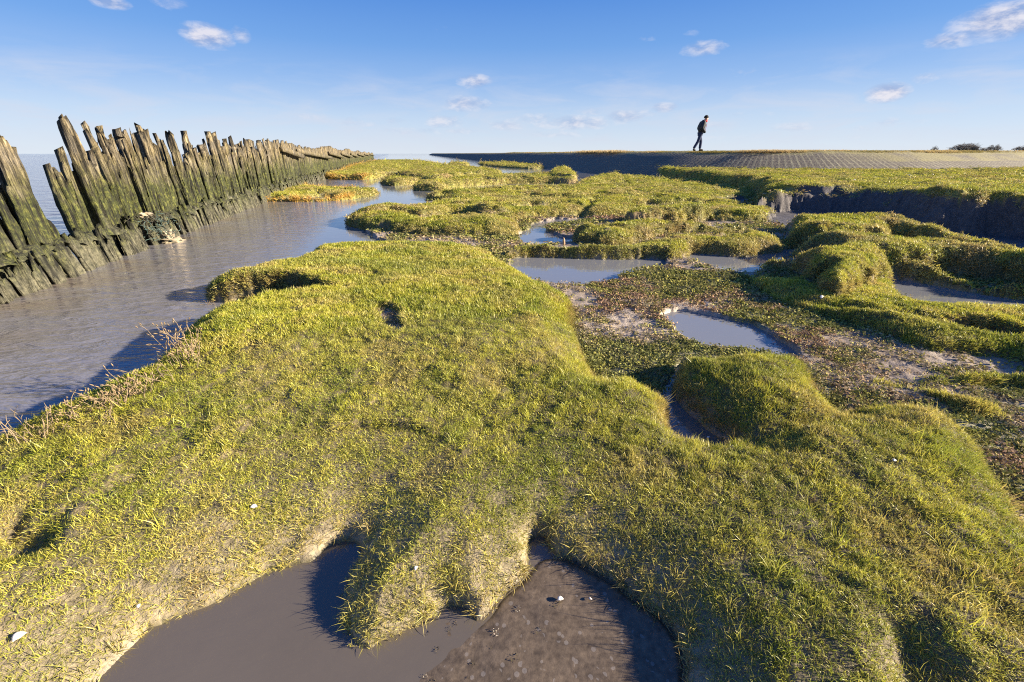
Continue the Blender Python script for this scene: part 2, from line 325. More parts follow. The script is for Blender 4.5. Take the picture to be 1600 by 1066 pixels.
def bil(px, A):      # bilinear look-up on the polar grid, px = (row, col) floats
    A = A.reshape(NR, NC); r, c = px; i = np.clip(r.astype(int), 0, NR-2); j = np.clip(c.astype(int), 0, NC-2); u = r-i; v = c-j
    return A[i, j]*(1-u)*(1-v)+A[i+1, j]*u*(1-v)+A[i, j+1]*(1-u)*v+A[i+1, j+1]*u*v
def ground_z(x, y):
    r = math.hypot(x-C0[0], y-C0[1]); a = math.atan2(x-C0[0], y-C0[1])
    q = (np.array([math.log(r/R0)/math.log(R1/R0)*(NR-1)]), np.array([(a-A0)/(A1-A0)*(NC-1)]))
    return float(bil(q, Z)[0])

def px_ground(px, py):
    d = px2dir(px, py); d = d/np.linalg.norm(d); t = .6
    while t < 40:
        p = d*t; g = max(0, ground_z(p[0], p[1]))
        if CAMH+p[2] <= g: return p[0], p[1], g
        t += .004*max(1, t*.6)
    return d[0]*20, d[1]*20, 0
# ------------------------------------------------------------------ ground material: colours per place; creek wall and right mound carry painted shade
rr = np.hypot(GX, GY)
def mixc(a, b, t): return a+(b-a)*t[:, None]
mud = np.tile(np.array([.24, .19, .145]), (len(GX), 1))
mud = mixc(mud, np.array([.36, .30, .24]), ss(-.2, .6, fbm(GX, GY, 1.4, 3, 3)))
algae = ss(-.05, .25, fbm(GX, GY, 1.9, 4, 201)+.25*fbm(GX, GY, 9, 2, 203)); red = ss(.02, .3, fbm(GX, GY, 1.1, 3, 205))
flat = mixc(mud, np.array([.12, .13, .04]), algae*.6)
col = flat
soil = np.tile(np.array([.105, .088, .042]), (len(GX), 1)); soilfar = np.tile(np.array([.22, .22, .05]), (len(GX), 1))
soil = mixc(soil, np.array([.25, .20, .11]), ss(0, .5, fbm(GX, GY, 1.7, 3, 7))*.7)
soil = mixc(soil, soilfar[0], ss(5, 12, rr))
BAREM = np.zeros_like(Z)
for pts in [[(335,505,0),(360,500,.1),(470,470,.1),(512,452,.2),(500,442,.26),(425,440,.26),(375,455,.2),(345,480,.05)], [(650,345,.1),(700,345,.2),(700,330,.25),(660,328,.25)], [(1020,340,.1),(1098,338,.1),(1095,323,.25),(1040,322,.25)],
            [(590,362,0),(650,366,0),(660,350,.15),(600,350,.15)], [(985,345,.1),(1010,345,.1),(1015,328,.2),(985,328,.2)], [(865,290,0),(899,290,0),(899,268,.3),(880,272,.3)]]:
    BAREM = np.maximum(BAREM, ss(-.06, .04, sdf(*warp(GX, GY), outline(pts), .3))*ss(.35, .9, SLOPE))
P_CREEK = outline([(1105,318),(1160,312,.02),(1172,306,.2),(1183,281,.72),(1300,278,.72),(1600,294,.72),(1900,305,.72),(1900,420,.1),(1600,384,.3),(1420,343,.3),(1240,338,.25),(1200,341,.1),(1150,338)])
BAREM = np.maximum(BAREM, ss(-.05, .05, sdf(GX, GY, P_CREEK, .3))*(Z < .60)*ss(.3, .6, SLOPE))
steep = BAREM
cliff = np.array([.26, .17, .11])
soil = mixc(soil, np.array([.075, .062, .035]), ss(.0, .5, GX)*ss(2.4, 1.4, GY)*.9)  # dark soil on the near right mound, its grazing shade darkened in
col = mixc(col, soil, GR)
col = mixc(col, cliff, steep*(1-.35*ss(5, 9, rr)))
# creek bed and far wall: grey with shell grit, shadow darkened into the colour
dck = ss(-.05, .05, sdf(GX, GY, P_CREEK, .3))*(Z < .58)*np.maximum(ss(.12, .08, Z), ss(.3, .6, SLOPE))
col = mixc(col, np.array([.085, .08, .085]), dck*.95)
col = mixc(col, np.array([.115, .088, .062]), ss(0, .3, SH))
wet = np.clip(ss(.07, .0, Z)*.9+SH, 0, 1.3)
lip = np.array([.40, .33, .22])
lipm = ss(.12, .02, np.abs(Z-.05))*GR*ss(3.0, 1.2, rr)*(Z > .01)
col = mixc(col, lip, lipm*.45)
gm, nt, out = newmat('marsh_ground')
b = N(nt, 'ShaderNodeBsdfPrincipled'); L(nt, b.outputs[0], out.inputs[0])
ca = N(nt, 'ShaderNodeAttribute', attribute_name='gcol'); wa = N(nt, 'ShaderNodeAttribute', attribute_name='wet'); ck = N(nt, 'ShaderNodeAttribute', attribute_name='grit')
geo = N(nt, 'ShaderNodeNewGeometry')
n1 = NOISE(nt, geo.outputs['Position'], 60, 5, .65); n2 = NOISE(nt, geo.outputs['Position'], 14, 4, .6)
vo = N(nt, 'ShaderNodeTexVoronoi', Scale=38.0); L(nt, geo.outputs['Position'], vo.inputs['Vector'])
vo2 = N(nt, 'ShaderNodeTexVoronoi', Scale=22.0); L(nt, geo.outputs['Position'], vo2.inputs['Vector'])
c1 = MIX(nt, 1.0, ca.outputs['Color'], RAMP(nt, n1, [(.3, .62), (.7, 1.4)]), 'MULTIPLY')
c1 = MIX(nt, 1.0, c1, RAMP(nt, n2, [(.3, .75), (.7, 1.25)]), 'MULTIPLY')
speck = M(nt, 'MULTIPLY', M(nt, 'LESS_THAN', vo.outputs['Distance'], .26), M(nt, 'GREATER_THAN', NOISE(nt, geo.outputs['Position'], 25, 2), .52))
sp2 = M(nt, 'MULTIPLY', speck, ck.outputs['Fac'])
c1 = MIX(nt, sp2, c1, (.36, .34, .33))
L(nt, c1, b.inputs['Base Color'])
L(nt, M(nt, 'SUBTRACT', .9, M(nt, 'MULTIPLY', wa.outputs['Fac'], .55)), b.inputs['Roughness'])
b.inputs['Specular IOR Level'].default_value = .35
vc = N(nt, 'ShaderNodeTexVoronoi', Scale=38.0); vc.feature = 'DISTANCE_TO_EDGE'; wv = N(nt, 'ShaderNodeVectorMath', operation='ADD'); L(nt, geo.outputs['Position'], wv.inputs[0])
nv3 = N(nt, 'ShaderNodeTexNoise', Scale=20.0, Detail=3.0); L(nt, geo.outputs['Position'], nv3.inputs['Vector']); sc3 = N(nt, 'ShaderNodeVectorMath', operation='SCALE'); sc3.inputs['Scale'].default_value = .05; L(nt, nv3.outputs['Color'], sc3.inputs[0]); L(nt, sc3.outputs[0], wv.inputs[1]); L(nt, wv.outputs[0], vc.inputs['Vector'])
crk = RAMP(nt, vc.outputs['Distance'], [(.0, .5), (.07, 1.0)])
c1 = MIX(nt, M(nt, 'MULTIPLY', M(nt, 'SUBTRACT', 1.0, M(nt, 'MULTIPLY', wa.outputs['Fac'], 1.6), clamp=True), RAMP(nt, NOISE(nt, geo.outputs['Position'], 3, 3), [(.42, 0.0), (.62, 1.0)])), c1, MIX(nt, 1.0, c1, crk, 'MULTIPLY')); L(nt, c1, b.inputs['Base Color'])
bu = N(nt, 'ShaderNodeBump', Strength=.9, Distance=.014); L(nt, M(nt, 'SUBTRACT', .9, M(nt, 'MULTIPLY', wa.outputs['Fac'], .62), clamp=True), bu.inputs['Strength'])
L(nt, M(nt, 'ADD', M(nt, 'MULTIPLY', n1, .7), M(nt, 'ADD', n2, M(nt, 'MULTIPLY', crk, .15))), bu.inputs['Height']); L(nt, bu.outputs[0], b.inputs['Normal'])
ground = mesh_from('marsh_ground', np.stack([GX, GY, Z], 1), grid_quads(NR, NC)[:, ::-1], None, gm, True)
tag(ground, kind='structure', label='undulating salt marsh mud with raised banks, hollows and creek cliffs', cat='ground')
attr(ground, 'gcol', np.concatenate([col, np.ones((len(col), 1))], 1).astype(np.float32), 'FLOAT_COLOR')
attr(ground, 'wet', wet.astype(np.float32)); attr(ground, 'grit', np.clip(.30*dck*(SLOPE > .3)+dck*(SLOPE <= .3)+.25*(1-GR), 0, 1).astype(np.float32))

# ------------------------------------------------------------------ water
wm, nt, out = newmat('silty_water'); b = N(nt, 'ShaderNodeBsdfPrincipled'); L(nt, b.outputs[0], out.inputs[0])
geo = N(nt, 'ShaderNodeNewGeometry'); pos = geo.outputs['Position']
mp = N(nt, 'ShaderNodeMapping'); mp.inputs['Scale'].default_value = (.55, 1.5, 1); mp.inputs['Rotation'].default_value = (0, 0, R(-14)); L(nt, pos, mp.inputs['Vector'])
spx = N(nt, 'ShaderNodeSeparateXYZ'); L(nt, pos, spx.inputs[0])
# how open the water is: still in the pools, rippled in the channel, choppy beyond the timber wall
lx = M(nt, 'ADD', spx.outputs[0], M(nt, 'MULTIPLY', spx.outputs[1], .266))
chan = M(nt, 'MULTIPLY', M(nt, 'SUBTRACT', -1.25, lx, clamp=False), 1.2, clamp=True)
opn = M(nt, 'MULTIPLY', M(nt, 'SUBTRACT', -4.0, lx), .8, clamp=True)
w1 = NOISE(nt, mp.outputs[0], 5.5, 4, .55, .6); w2 = NOISE(nt, mp.outputs[0], 17, 3, .5, .3); w3 = NOISE(nt, mp.outputs[0], 1.1, 4, .6, .4)
hh = M(nt, 'ADD', M(nt, 'MULTIPLY', w1, .55), M(nt, 'MULTIPLY', w2, .16))
hh = M(nt, 'MULTIPLY', hh, M(nt, 'ADD', .06, M(nt, 'MULTIPLY', chan, .95)))
hh = M(nt, 'ADD', hh, M(nt, 'MULTIPLY', M(nt, 'MULTIPLY', w3, opn), 3.2))
bu = N(nt, 'ShaderNodeBump', Strength=1.0, Distance=.05); L(nt, hh, bu.inputs['Height']); L(nt, bu.outputs[0], b.inputs['Normal'])
silt = MIX(nt, NOISE(nt, pos, .8, 4, .6), (.145, .137, .145), (.225, .22, .236))
near_ = M(nt, 'MULTIPLY', M(nt, 'SUBTRACT', 2.4, spx.outputs[1]), 1.0, clamp=True); pool_ = MIX(nt, near_, (.185, .19, .205), MIX(nt, NOISE(nt, pos, 3, 4, .6), (.098, .082, .064), (.130, .110, .088))); silt = MIX(nt, chan, pool_, silt); post_refl = M(nt, 'MULTIPLY', RAMP(nt, NOISE(nt, mp.outputs[0], .9, 4, .6, .6), [(.44, 0.0), (.60, 1.0)]), M(nt, 'MULTIPLY', M(nt, 'SUBTRACT', -2.6, lx), 1.0, clamp=True)); silt = MIX(nt, M(nt, 'MULTIPLY', post_refl, M(nt, 'MULTIPLY', chan, .75)), silt, (.19, .145, .095)); silt = MIX(nt, opn, silt, (.14, .125, .13))  # brown patches by the wall paint the timbers' warm reflections into the water colour
cap = M(nt, 'MULTIPLY', M(nt, 'GREATER_THAN', NOISE(nt, mp.outputs[0], 2.3, 6, .7), .69), opn)
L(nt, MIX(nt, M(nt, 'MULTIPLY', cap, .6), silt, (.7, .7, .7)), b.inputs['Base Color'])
b.inputs['Roughness'].default_value = .045; b.inputs['IOR'].default_value = 1.62
me = [(-4000, -60), (6000, -60), (6000, 9000), (-4000, 9000)]
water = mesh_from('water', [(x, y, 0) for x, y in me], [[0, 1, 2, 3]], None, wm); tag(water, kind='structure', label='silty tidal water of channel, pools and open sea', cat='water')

# ------------------------------------------------------------------ dike
foot = [(-80,432),(-52,300),(-4.4,77),(3,42),(5.8,29.0),(7.7,23.6),(10.6,20.4),(14.6,18.9),(19.5,19.0),(27,21.5),(60,36),(170,88)]
fp = []
for i in range(len(foot)-1):
    p0 = np.array(foot[max(i-1, 0)]); p1 = np.array(foot[i]); p2 = np.array(foot[i+1]); p3 = np.array(foot[min(i+2, len(foot)-1)])
    n = 14
    for k in range(n):
        t = k/n; l = np.linalg.norm(p2-p1); m1 = p2-p0; m1 = m1/np.linalg.norm(m1)*l*.8; m2 = p3-p1; m2 = m2/np.linalg.norm(m2)*l*.8
        fp.append((2*t**3-3*t**2+1)*p1+(t**3-2*t**2+t)*m1+(-2*t**3+3*t**2)*p2+(t**3-t**2)*m2)
fp = np.array(fp); tg = np.gradient(fp, axis=0); tg /= np.linalg.norm(tg, axis=1)[:, None]; nrm = np.stack([-tg[:, 1], tg[:, 0]], 1)
for _ in range(60): nrm[1:-1] = (nrm[:-2]+2*nrm[1:-1]+nrm[2:]); nrm /= np.linalg.norm(nrm, axis=1)[:, None]
arc = np.concatenate([[0], np.cumsum(np.linalg.norm(np.diff(fp, axis=0), axis=1))])
prof = [(-1.2, -.42), (0, 0), (.7, .27), (1.4, .54), (2.1, .81), (2.8, 1.08), (3.35, 1.27), (3.7, 1.345), (4.3, 1.375), (7, 1.38), (10, 1.25), (14, .8), (24, .7)]
co = []; uv = []
for i in range(len(fp)):
    for (o_, z_) in prof:
        q = fp[i]+nrm[i]*o_; wob = .02*math.sin(arc[i]*.37)+.015*math.sin(arc[i]*1.1+o_) if o_ > 3 else 0
        co.append((q[0], q[1], z_+wob)); uv.append((arc[i], o_, 0))
dm, nt, out = newmat('block_revetment'); b = N(nt, 'ShaderNodeBsdfPrincipled', Roughness=.85); L(nt, b.outputs[0], out.inputs[0])
ua = N(nt, 'ShaderNodeAttribute', attribute_name='run'); pos = N(nt, 'ShaderNodeNewGeometry').outputs['Position']
us = N(nt, 'ShaderNodeSeparateXYZ'); L(nt, ua.outputs['Vector'], us.inputs[0])
fu = M(nt, 'FRACT', M(nt, 'DIVIDE', us.outputs[0], .34)); fv = M(nt, 'FRACT', M(nt, 'DIVIDE', us.outputs[1], .30))
jt = M(nt, 'MAXIMUM', M(nt, 'LESS_THAN', fu, .30), M(nt, 'MULTIPLY', M(nt, 'LESS_THAN', fv, .18), .6))
nA = NOISE(nt, pos, 1.3, 4); nB = NOISE(nt, pos, 9, 3); nC = NOISE(nt, ua.outputs['Vector'], .5, 3)
blk = MIX(nt, nB, (.055, .045, .033), (.15, .128, .10))
jc = MIX(nt, nB, (.13, .12, .07), (.33, .30, .20))
c = MIX(nt, M(nt, 'MULTIPLY', jt, RAMP(nt, nA, [(.34, .35), (.60, 1.0)])), blk, jc)
g = MIX(nt, nB, (.17, .165, .05), (.30, .25, .12))
gmask = M(nt, 'MULTIPLY', M(nt, 'SUBTRACT', M(nt, 'ADD', us.outputs[1], M(nt, 'MULTIPLY', nA, .9)), 3.5), 3, clamp=True)
rightside = M(nt, 'MULTIPLY', M(nt, 'SUBTRACT', N(nt, 'ShaderNodeSeparateXYZ').outputs[0], 0), 1)
px_ = N(nt, 'ShaderNodeSeparateXYZ'); L(nt, pos, px_.inputs[0])
rs = M(nt, 'MULTIPLY', M(nt, 'SUBTRACT', px_.outputs[0], 15.5), .35, clamp=True)
band = M(nt, 'MULTIPLY', M(nt, 'MULTIPLY', rs, M(nt, 'GREATER_THAN', us.outputs[1], 2.35)), M(nt, 'MULTIPLY', M(nt, 'SUBTRACT', nC, .35), 5, clamp=True))
c = MIX(nt, M(nt, 'MAXIMUM', gmask, M(nt, 'MULTIPLY', band, .8)), c, g)
L(nt, c, b.inputs['Base Color'])
bu = N(nt, 'ShaderNodeBump', Strength=.8, Distance=.03); L(nt, M(nt, 'SUBTRACT', nB, jt), bu.inputs['Height']); L(nt, bu.outputs[0], b.inputs['Normal'])
dike = mesh_from('dike_embankment', co, grid_quads(len(fp), len(prof)), None, dm, True); attr(dike, 'run', np.array(uv, np.float32), 'FLOAT_VECTOR')
tag(dike, kind='structure', label='low sea dike faced with dark concrete blocks', cat='dike')
inl = mesh_from('inland_ground', [(-20,330,.68),(-70,440,.68),(-400,6000,.68),(6000,6000,.68),(6000,90,.68),(170,98,.68),(60,50,.68),(20,36,.68),(8,60,.68)], None, [[0,1,2],[0,2,3],[0,3,8],[8,3,7],[7,3,6],[6,3,4],[6,4,5]], gm); tag(inl, kind='structure', label='flat grassland behind the dike', cat='ground')
attr(inl, 'gcol', np.tile(np.array([.2, .2, .06, 1], np.float32), (9, 1)), 'FLOAT_COLOR')

# ------------------------------------------------------------------ grass: blades in small tufts, set on the marsh one by one
hidden = bpy.data.collections.new('tufts'); crumbs = bpy.data.collections.new('crumbs')
def bladeset(name, n, rad, h, wdt, lean, seg=3, curl=1.0):
    co = []; q = []; t = []; v = []
    for i in range(n):
        a = random.uniform(0, 6.283); r0 = rad*math.sqrt(random.random()); bx, by = r0*math.cos(a), r0*math.sin(a)
        d = random.uniform(0, 6.283); ln = h*random.uniform(.5, 1.25); th = random.uniform(.05, lean); pa = d+random.uniform(-.6, .6)
        x, y, z = bx, by, -.004; base = len(co); tint = random.random(); wv = random.uniform(.75, 1.25)*wdt; tw = random.uniform(0, 3.14)
        for s in range(seg+1):
            ww = wv*(1-(s/(seg+.01))**2.2)*.5; cx, cy = math.cos(tw), math.sin(tw)
            if s < seg: co += [(x-cx*ww, y-cy*ww, z), (x+cx*ww, y+cy*ww, z)]; v += [tint, tint]
            else: co.append((x, y, z)); v.append(tint)
            st = ln/seg; x += math.sin(th)*math.cos(pa)*st; y += math.sin(th)*math.sin(pa)*st; z += math.cos(th)*st
            th += random.uniform(.1, .65)*curl
        for s in range(seg-1): q.append([base+2*s, base+2*s+1, base+2*s+3, base+2*s+2])
        t.append([base+2*seg-2, base+2*seg-1, base+2*seg])
    o = mesh_from(name, co, q, t, None, True, link=False); attr(o, 'bl', np.array(v, np.float32)); return o
NV = 10
for k in range(NV): hidden.objects.link(bladeset('tuft_%02d' % k, 30, .029, .0205, .0018, 1.35, 3, 1.25))      # 0-9 near
for k in range(5): hidden.objects.link(bladeset('tuft_%02d' % (10+k), 20, .032, .024, .0036, 1.1, 2, 1.0))       # 10-14 farther, coarser blades
for k in range(4): hidden.objects.link(bladeset('tuft_%02d' % (15+k), 14, .018, .048, .0020, .8, 3, .8))      # 15-18 long
def crumbset(name, n):
    co = []; t = []; v = []
    for i in range(n):
        a = random.uniform(0, 6.283); r0 = .035*math.sqrt(random.random()); c = Vector((r0*math.cos(a), r0*math.sin(a), random.uniform(0, .008)))
        e = Euler((random.uniform(-.9, .9), random.uniform(-.9, .9), random.uniform(0, 6.28))); s = random.uniform(.004, .009); base = len(co); ti = random.random()
        for p in ((-1, 0, 0), (-.3, .5, .15), (1, .1, 0), (.2, -.6, -.1)):
            u = Vector(p)*s; u.rotate(e); u += c; co.append(tuple(u)); v.append(ti)
        t.append([base, base+3, base+2, base+1])
    o = mesh_from(name, co, t, None, None, False, link=False); attr(o, 'bl', np.array(v, np.float32)); return o
for k in range(8): crumbs.objects.link(crumbset('crumb_%02d' % k, 20))
def leafmat(name, trans, rough_gloss=.06):
    m, nt, out = newmat(name)
    ti = N(nt, 'ShaderNodeAttribute', attribute_name='tint', attribute_type='INSTANCER'); bl = N(nt, 'ShaderNodeAttribute', attribute_name='bl')
    c = MIX(nt, RAMP(nt, bl.outputs['Fac'], [(.5, 0.0), (1.0, .75)]), ti.outputs['Color'], MIX(nt, 1.0, ti.outputs['Color'], (1.45, 1.32, 1.3), 'MULTIPLY'))
    c = MIX(nt, RAMP(nt, bl.outputs['Fac'], [(0.0, .7), (.3, 0.0)]), c, MIX(nt, 1.0, ti.outputs['Color'], (.5, .68, .5), 'MULTIPLY'))
    d = N(nt, 'ShaderNodeBsdfDiffuse'); tr = N(nt, 'ShaderNodeBsdfTranslucent'); gl = N(nt, 'ShaderNodeBsdfGlossy', Roughness=.45)
    L(nt, c, d.inputs[0]); L(nt, c, tr.inputs[0]); gl.inputs[0].default_value = (1, 1, 1, 1)
    m1 = N(nt, 'ShaderNodeMixShader'); m1.inputs[0].default_value = trans; L(nt, d.outputs[0], m1.inputs[1]); L(nt, tr.outputs[0], m1.inputs[2])
    m2 = N(nt, 'ShaderNodeMixShader'); m2.inputs[0].default_value = rough_gloss; L(nt, m1.outputs[0], m2.inputs[1]); L(nt, gl.outputs[0], m2.inputs[2]); L(nt, m2.outputs[0], out.inputs[0])
    return m
GM = leafmat('grass_blade', .34, .03); CMm = leafmat('creeping_plant', .2, .0)
for o in hidden.objects: o.data.materials.append(GM)
for o in crumbs.objects: o.data.materials.append(CMm)
def scatter_group(coll):
    g = bpy.data.node_groups.new('scatter_'+coll.name, 'GeometryNodeTree')
    g.interface.new_socket('Geometry', in_out='INPUT', socket_type='NodeSocketGeometry'); g.interface.new_socket('Geometry', in_out='OUTPUT', socket_type='NodeSocketGeometry')
    gi = g.nodes.new('NodeGroupInput'); go = g.nodes.new('NodeGroupOutput'); ip = g.nodes.new('GeometryNodeInstanceOnPoints'); ci = g.nodes.new('GeometryNodeCollectionInfo')
    ci.inputs['Collection'].default_value = coll; ci.inputs['Separate Children'].default_value = True; ci.inputs['Reset Children'].default_value = True
    def na(n, t):
        a = g.nodes.new('GeometryNodeInputNamedAttribute'); a.data_type = t; a.inputs['Name'].default_value = n; return [s for s in a.outputs if s.enabled and s.name == 'Attribute'][0]
    er = g.nodes.new('FunctionNodeEulerToRotation'); g.links.new(na('rot', 'FLOAT_VECTOR'), er.inputs[0])
    g.links.new(gi.outputs[0], ip.inputs['Points']); g.links.new(ci.outputs[0], ip.inputs['Instance']); ip.inputs['Pick Instance'].default_value = True
    g.links.new(na('idx', 'INT'), ip.inputs['Instance Index']); g.links.new(er.outputs[0], ip.inputs['Rotation']); g.links.new(na('scl', 'FLOAT_VECTOR'), ip.inputs['Scale'])
    g.links.new(ip.outputs[0], go.inputs[0]); return g
def scatter(name, coll, P, rot, scl, idx, tint, label, cat):
    me = bpy.data.meshes.new(name); me.vertices.add(len(P)); me.vertices.foreach_set('co', P.astype(np.float32).ravel())
    o = bpy.data.objects.new(name, me); S.collection.objects.link(o)
    attr(o, 'rot', rot.astype(np.float32), 'FLOAT_VECTOR'); attr(o, 'scl', scl.astype(np.float32), 'FLOAT_VECTOR'); attr(o, 'idx', idx.astype(np.int32), 'INT')
    attr(o, 'tint', np.concatenate([tint, np.ones((len(P), 1))], 1).astype(np.float32), 'FLOAT_COLOR')
    m = o.modifiers.new('scatter', 'NODES'); m.node_group = scatter_group(coll); return tag(o, label, cat, kind='stuff')
def sample(dens):            # dens: per-grid-vertex density in 1/m2
    cell = (RR*(A1-A0)/(NC-1)*RR*math.log(R1/R0)/(NR-1)).ravel(); wgt = dens*cell; wgt = wgt.astype(np.float64)
    tot = wgt.sum(); n = rng.poisson(tot); cdf = np.cumsum(wgt)/tot; k = np.searchsorted(cdf, rng.random(n)); k = np.minimum(k, NR*NC-1)
    r = np.clip(k//NC+rng.uniform(-.5, .5, n), 0, NR-1.001); c = np.clip(k % NC+rng.uniform(-.5, .5, n), 0, NC-1.001); q = (r, c)
    rad_ = R0*np.exp(r/(NR-1)*math.log(R1/R0)); a_ = A0+c/(NC-1)*(A1-A0); x = C0[0]+np.sin(a_)*rad_; y = C0[1]+np.cos(a_)*rad_
    return q, x, y, bil(q, Z)
DARKR = ss(.0, .5, GX)*ss(2.4, 1.4, GY)
vis = (np.abs(np.arctan2(GX, GY+.35)) < R(62))*1.0
foot_d = np.full(GX.shape, 1.0)   # keep the grass off the dike face
for k in range(0, len(fp)-1, 2):
    pass
sp = np.maximum(.0185, .0053*rr)
bare = ss(.25, .62, fbm(GX, GY, 2.3, 3, 301)+.35*fbm(GX, GY, 11, 2, 303)-.15)*ss(4, 2, rr)
nearlip = ss(.10, .02, Z)*ss(3.5, 2, rr)
dens = GR*vis*(Z > .012)*(1-.9*BAREM)*(1-.2*ss(3.0, 5.0, SLOPE))*(1-.2*bare)*(1+.25*ss(.0, .5, GX)*ss(2.6, 1.8, GY))*(1-.15*nearlip)*(rr < 75)*ss(1.0, .8, 0*rr)/sp**2
dens = dens*np.clip(np.sqrt(1+SLOPE**2), 1, 5)*(1-ss(.3, .8, dck))
q, x, y, z = sample(dens); n = len(x); r = np.hypot(x, y); print('tufts', n)
nx, ny = bil(q, NX), bil(q, NY); rim = bil(q, RIM)
tf = fbm(x, y, .9, 3, 401); tg_ = fbm(x, y, 4.5, 3, 403); rd = rng.random(n)
YG = np.array([.45, .43, .052]); GG = np.array([.19, .245, .026]); ST = np.array([.47, .36, .14]); BR = np.array([.22, .15, .065])
tint = np.tile(YG, (n, 1))
tint = mixc(tint, np.array([.50, .48, .07]), ss(0, .5, tf))
tint = mixc(tint, GG, np.clip(.15+.7*ss(.05, .45, -tg_)*(.4+.6*rd)+.5*ss(.3, .05, rim)*(x < -1), 0, .9))  # left-hand rims greener, their shaded side put into the tint
stw = np.clip(ss(.15, .5, tg_)*.45+.35*(rd > .86)+.45*ss(.12, .03, z)*ss(4, 2, r)+.35*ss(7, 10, r)*ss(.4, .1, rim), 0, .9)
tint = mixc(tint, ST, stw)
tint = mixc(tint, BR, .5*(rng.random(n) > .93)+.35*ss(.0, 1.2, x)*ss(3.0, 1.2, y)*(rng.random(n) > .65))  # near right mound browner, its shade worked into the blades
slp = np.hypot(nx, ny); pat = ss(-.05, .4, fbm(x, y*1.4, 1.3, 4, 411)); tint = mixc(tint, np.array([.40, .31, .13]), ss(.8, 1.9, slp)*.55+0*r); tint = mixc(tint, BR, ss(1.2, 2.5, slp)*(rng.random(n) > .6)*.6)
tint = mixc(tint, np.array([.44, .36, .14]), pat*np.clip(.16+.55*ss(3, 8, r), 0, 1)); tint = mixc(tint, np.array([.34, .24, .12]), ss(.15, .5, fbm(x, y*1.5, 2.2, 3, 431))*ss(4, 7, r)*.6); tint = mixc(tint, np.array([.20, .24, .035]), ss(.1, .45, fbm(x, y*1.4, 1.6, 3, 417))*.35)
isl = (x+.266*y < -1.3)&(y > 8)
tint = mixc(tint, np.array([.56, .36, .09]), isl*ss(.7, .15, rim)*.95)
tint *= 1.12*rng.uniform(.8, 1.2, (n, 1))
s = bil(q, sp.astype(np.float32))/.0185; sxy = np.clip(s, 1, 40)*rng.uniform(.85, 1.25, n)
hz_ = (1+.35*fbm(x, y, 5, 2, 405))*rng.uniform(.75, 1.3, n)*(1+.55*np.clip(s-1, 0, 2.2)/2.2)
hz_ *= np.where(isl, 1.0+1.4*ss(.5, .1, rim), 1)
hz_ *= (1-.3*ss(.12, .02, z)*ss(3, 1.5, r))*(1.05+.38*ss(.0, .6, x)*ss(3.0, 1.8, y))
hz_ *= 1+.5*ss(.6, 1.6, np.hypot(nx, ny))*ss(6, 3, r)
sl_ = np.arctan(np.hypot(nx, ny))*.75; azn = np.arctan2(ny, nx)
# tilt towards the ground's normal, about the horizontal axis at right angles to it
rot = np.stack([rng.normal(0, .12, n)-np.sin(azn)*sl_, rng.normal(0, .12, n)+np.cos(azn)*sl_, np.zeros(n)], 1)
idx = np.where(r < 2.6, rng.integers(0, 10, n), rng.integers(10, 15, n)); lng = (rng.random(n) < np.where(r < 4, .022, .0)+.5*isl); idx = np.where(lng, rng.integers(15, 19, n), idx)
edge_ = (z < .055)&(r < 2.2)&(rng.random(n) < .22); idx = np.where(edge_, rng.integers(15, 19, n), idx); hz_ = np.where(edge_, hz_*.95, hz_)
P = np.stack([x, y, z], 1); scl = np.stack([sxy, sxy, hz_], 1)
# variety comes from mirroring as the tilt uses the x and y turns
scl[:, 0] *= np.where(rng.random(n) < .5, 1, -1); scl[:, 1] *= np.where(rng.random(n) < .5, 1, -1)
# crest of the dike
cr = []
for k in range(9000):
    i = rng.integers(28, len(fp)-16); t = rng.random(); f0 = fp[i]*(1-t)+fp[i+1]*t; nn = nrm[i]; o_ = 3.45+abs(rng.normal(0, .8)); cr.append((f0[0]+nn[0]*o_, f0[1]+nn[1]*o_, float(np.interp(o_, [p[0] for p in prof], [p[1] for p in prof]))))
for k in range(1600):     # reedy clumps along the crest
    a_, b_ = ((6.55, 44), (8.4, 33.5)) if k < 900 else ((12.0, 23.4), (17.5, 23.2)); t = rng.beta(1.5, 1.5); cr.append((a_[0]*(1-t)+b_[0]*t+rng.normal(0, .35), a_[1]*(1-t)+b_[1]*t+rng.normal(0, .3), 1.37))
cr = np.array(cr); cn = len(cr); clump = ss(-.1, .5, fbm(cr[:, 0], cr[:, 1], .35, 3, 501)); cD = np.hypot(cr[:, 0], cr[:, 1]); clump[-1600:-700] = 2.6; clump[-700:] = np.maximum(clump[-700:], .9)
P = np.concatenate([P, cr]); scl = np.concatenate([scl, np.stack([cD*.12]*2+[(1.0+2.4*clump)*rng.uniform(.5, 1.2, cn)], 1)]); rot = np.concatenate([rot, rng.normal(0, .15, (cn, 3))])
idx = np.concatenate([idx, rng.integers(10, 15, cn)]); tint = np.concatenate([tint, mixc(np.tile(np.array([.34, .29, .09]), (cn, 1)), np.array([.5, .38, .18]), np.clip(clump, 0, 1))*rng.uniform(.7, 1.2, (cn, 1))])
scatter('grass', hidden, P, rot, scl, idx, tint, 'short yellow green salt marsh grass covering the raised banks', 'grass')

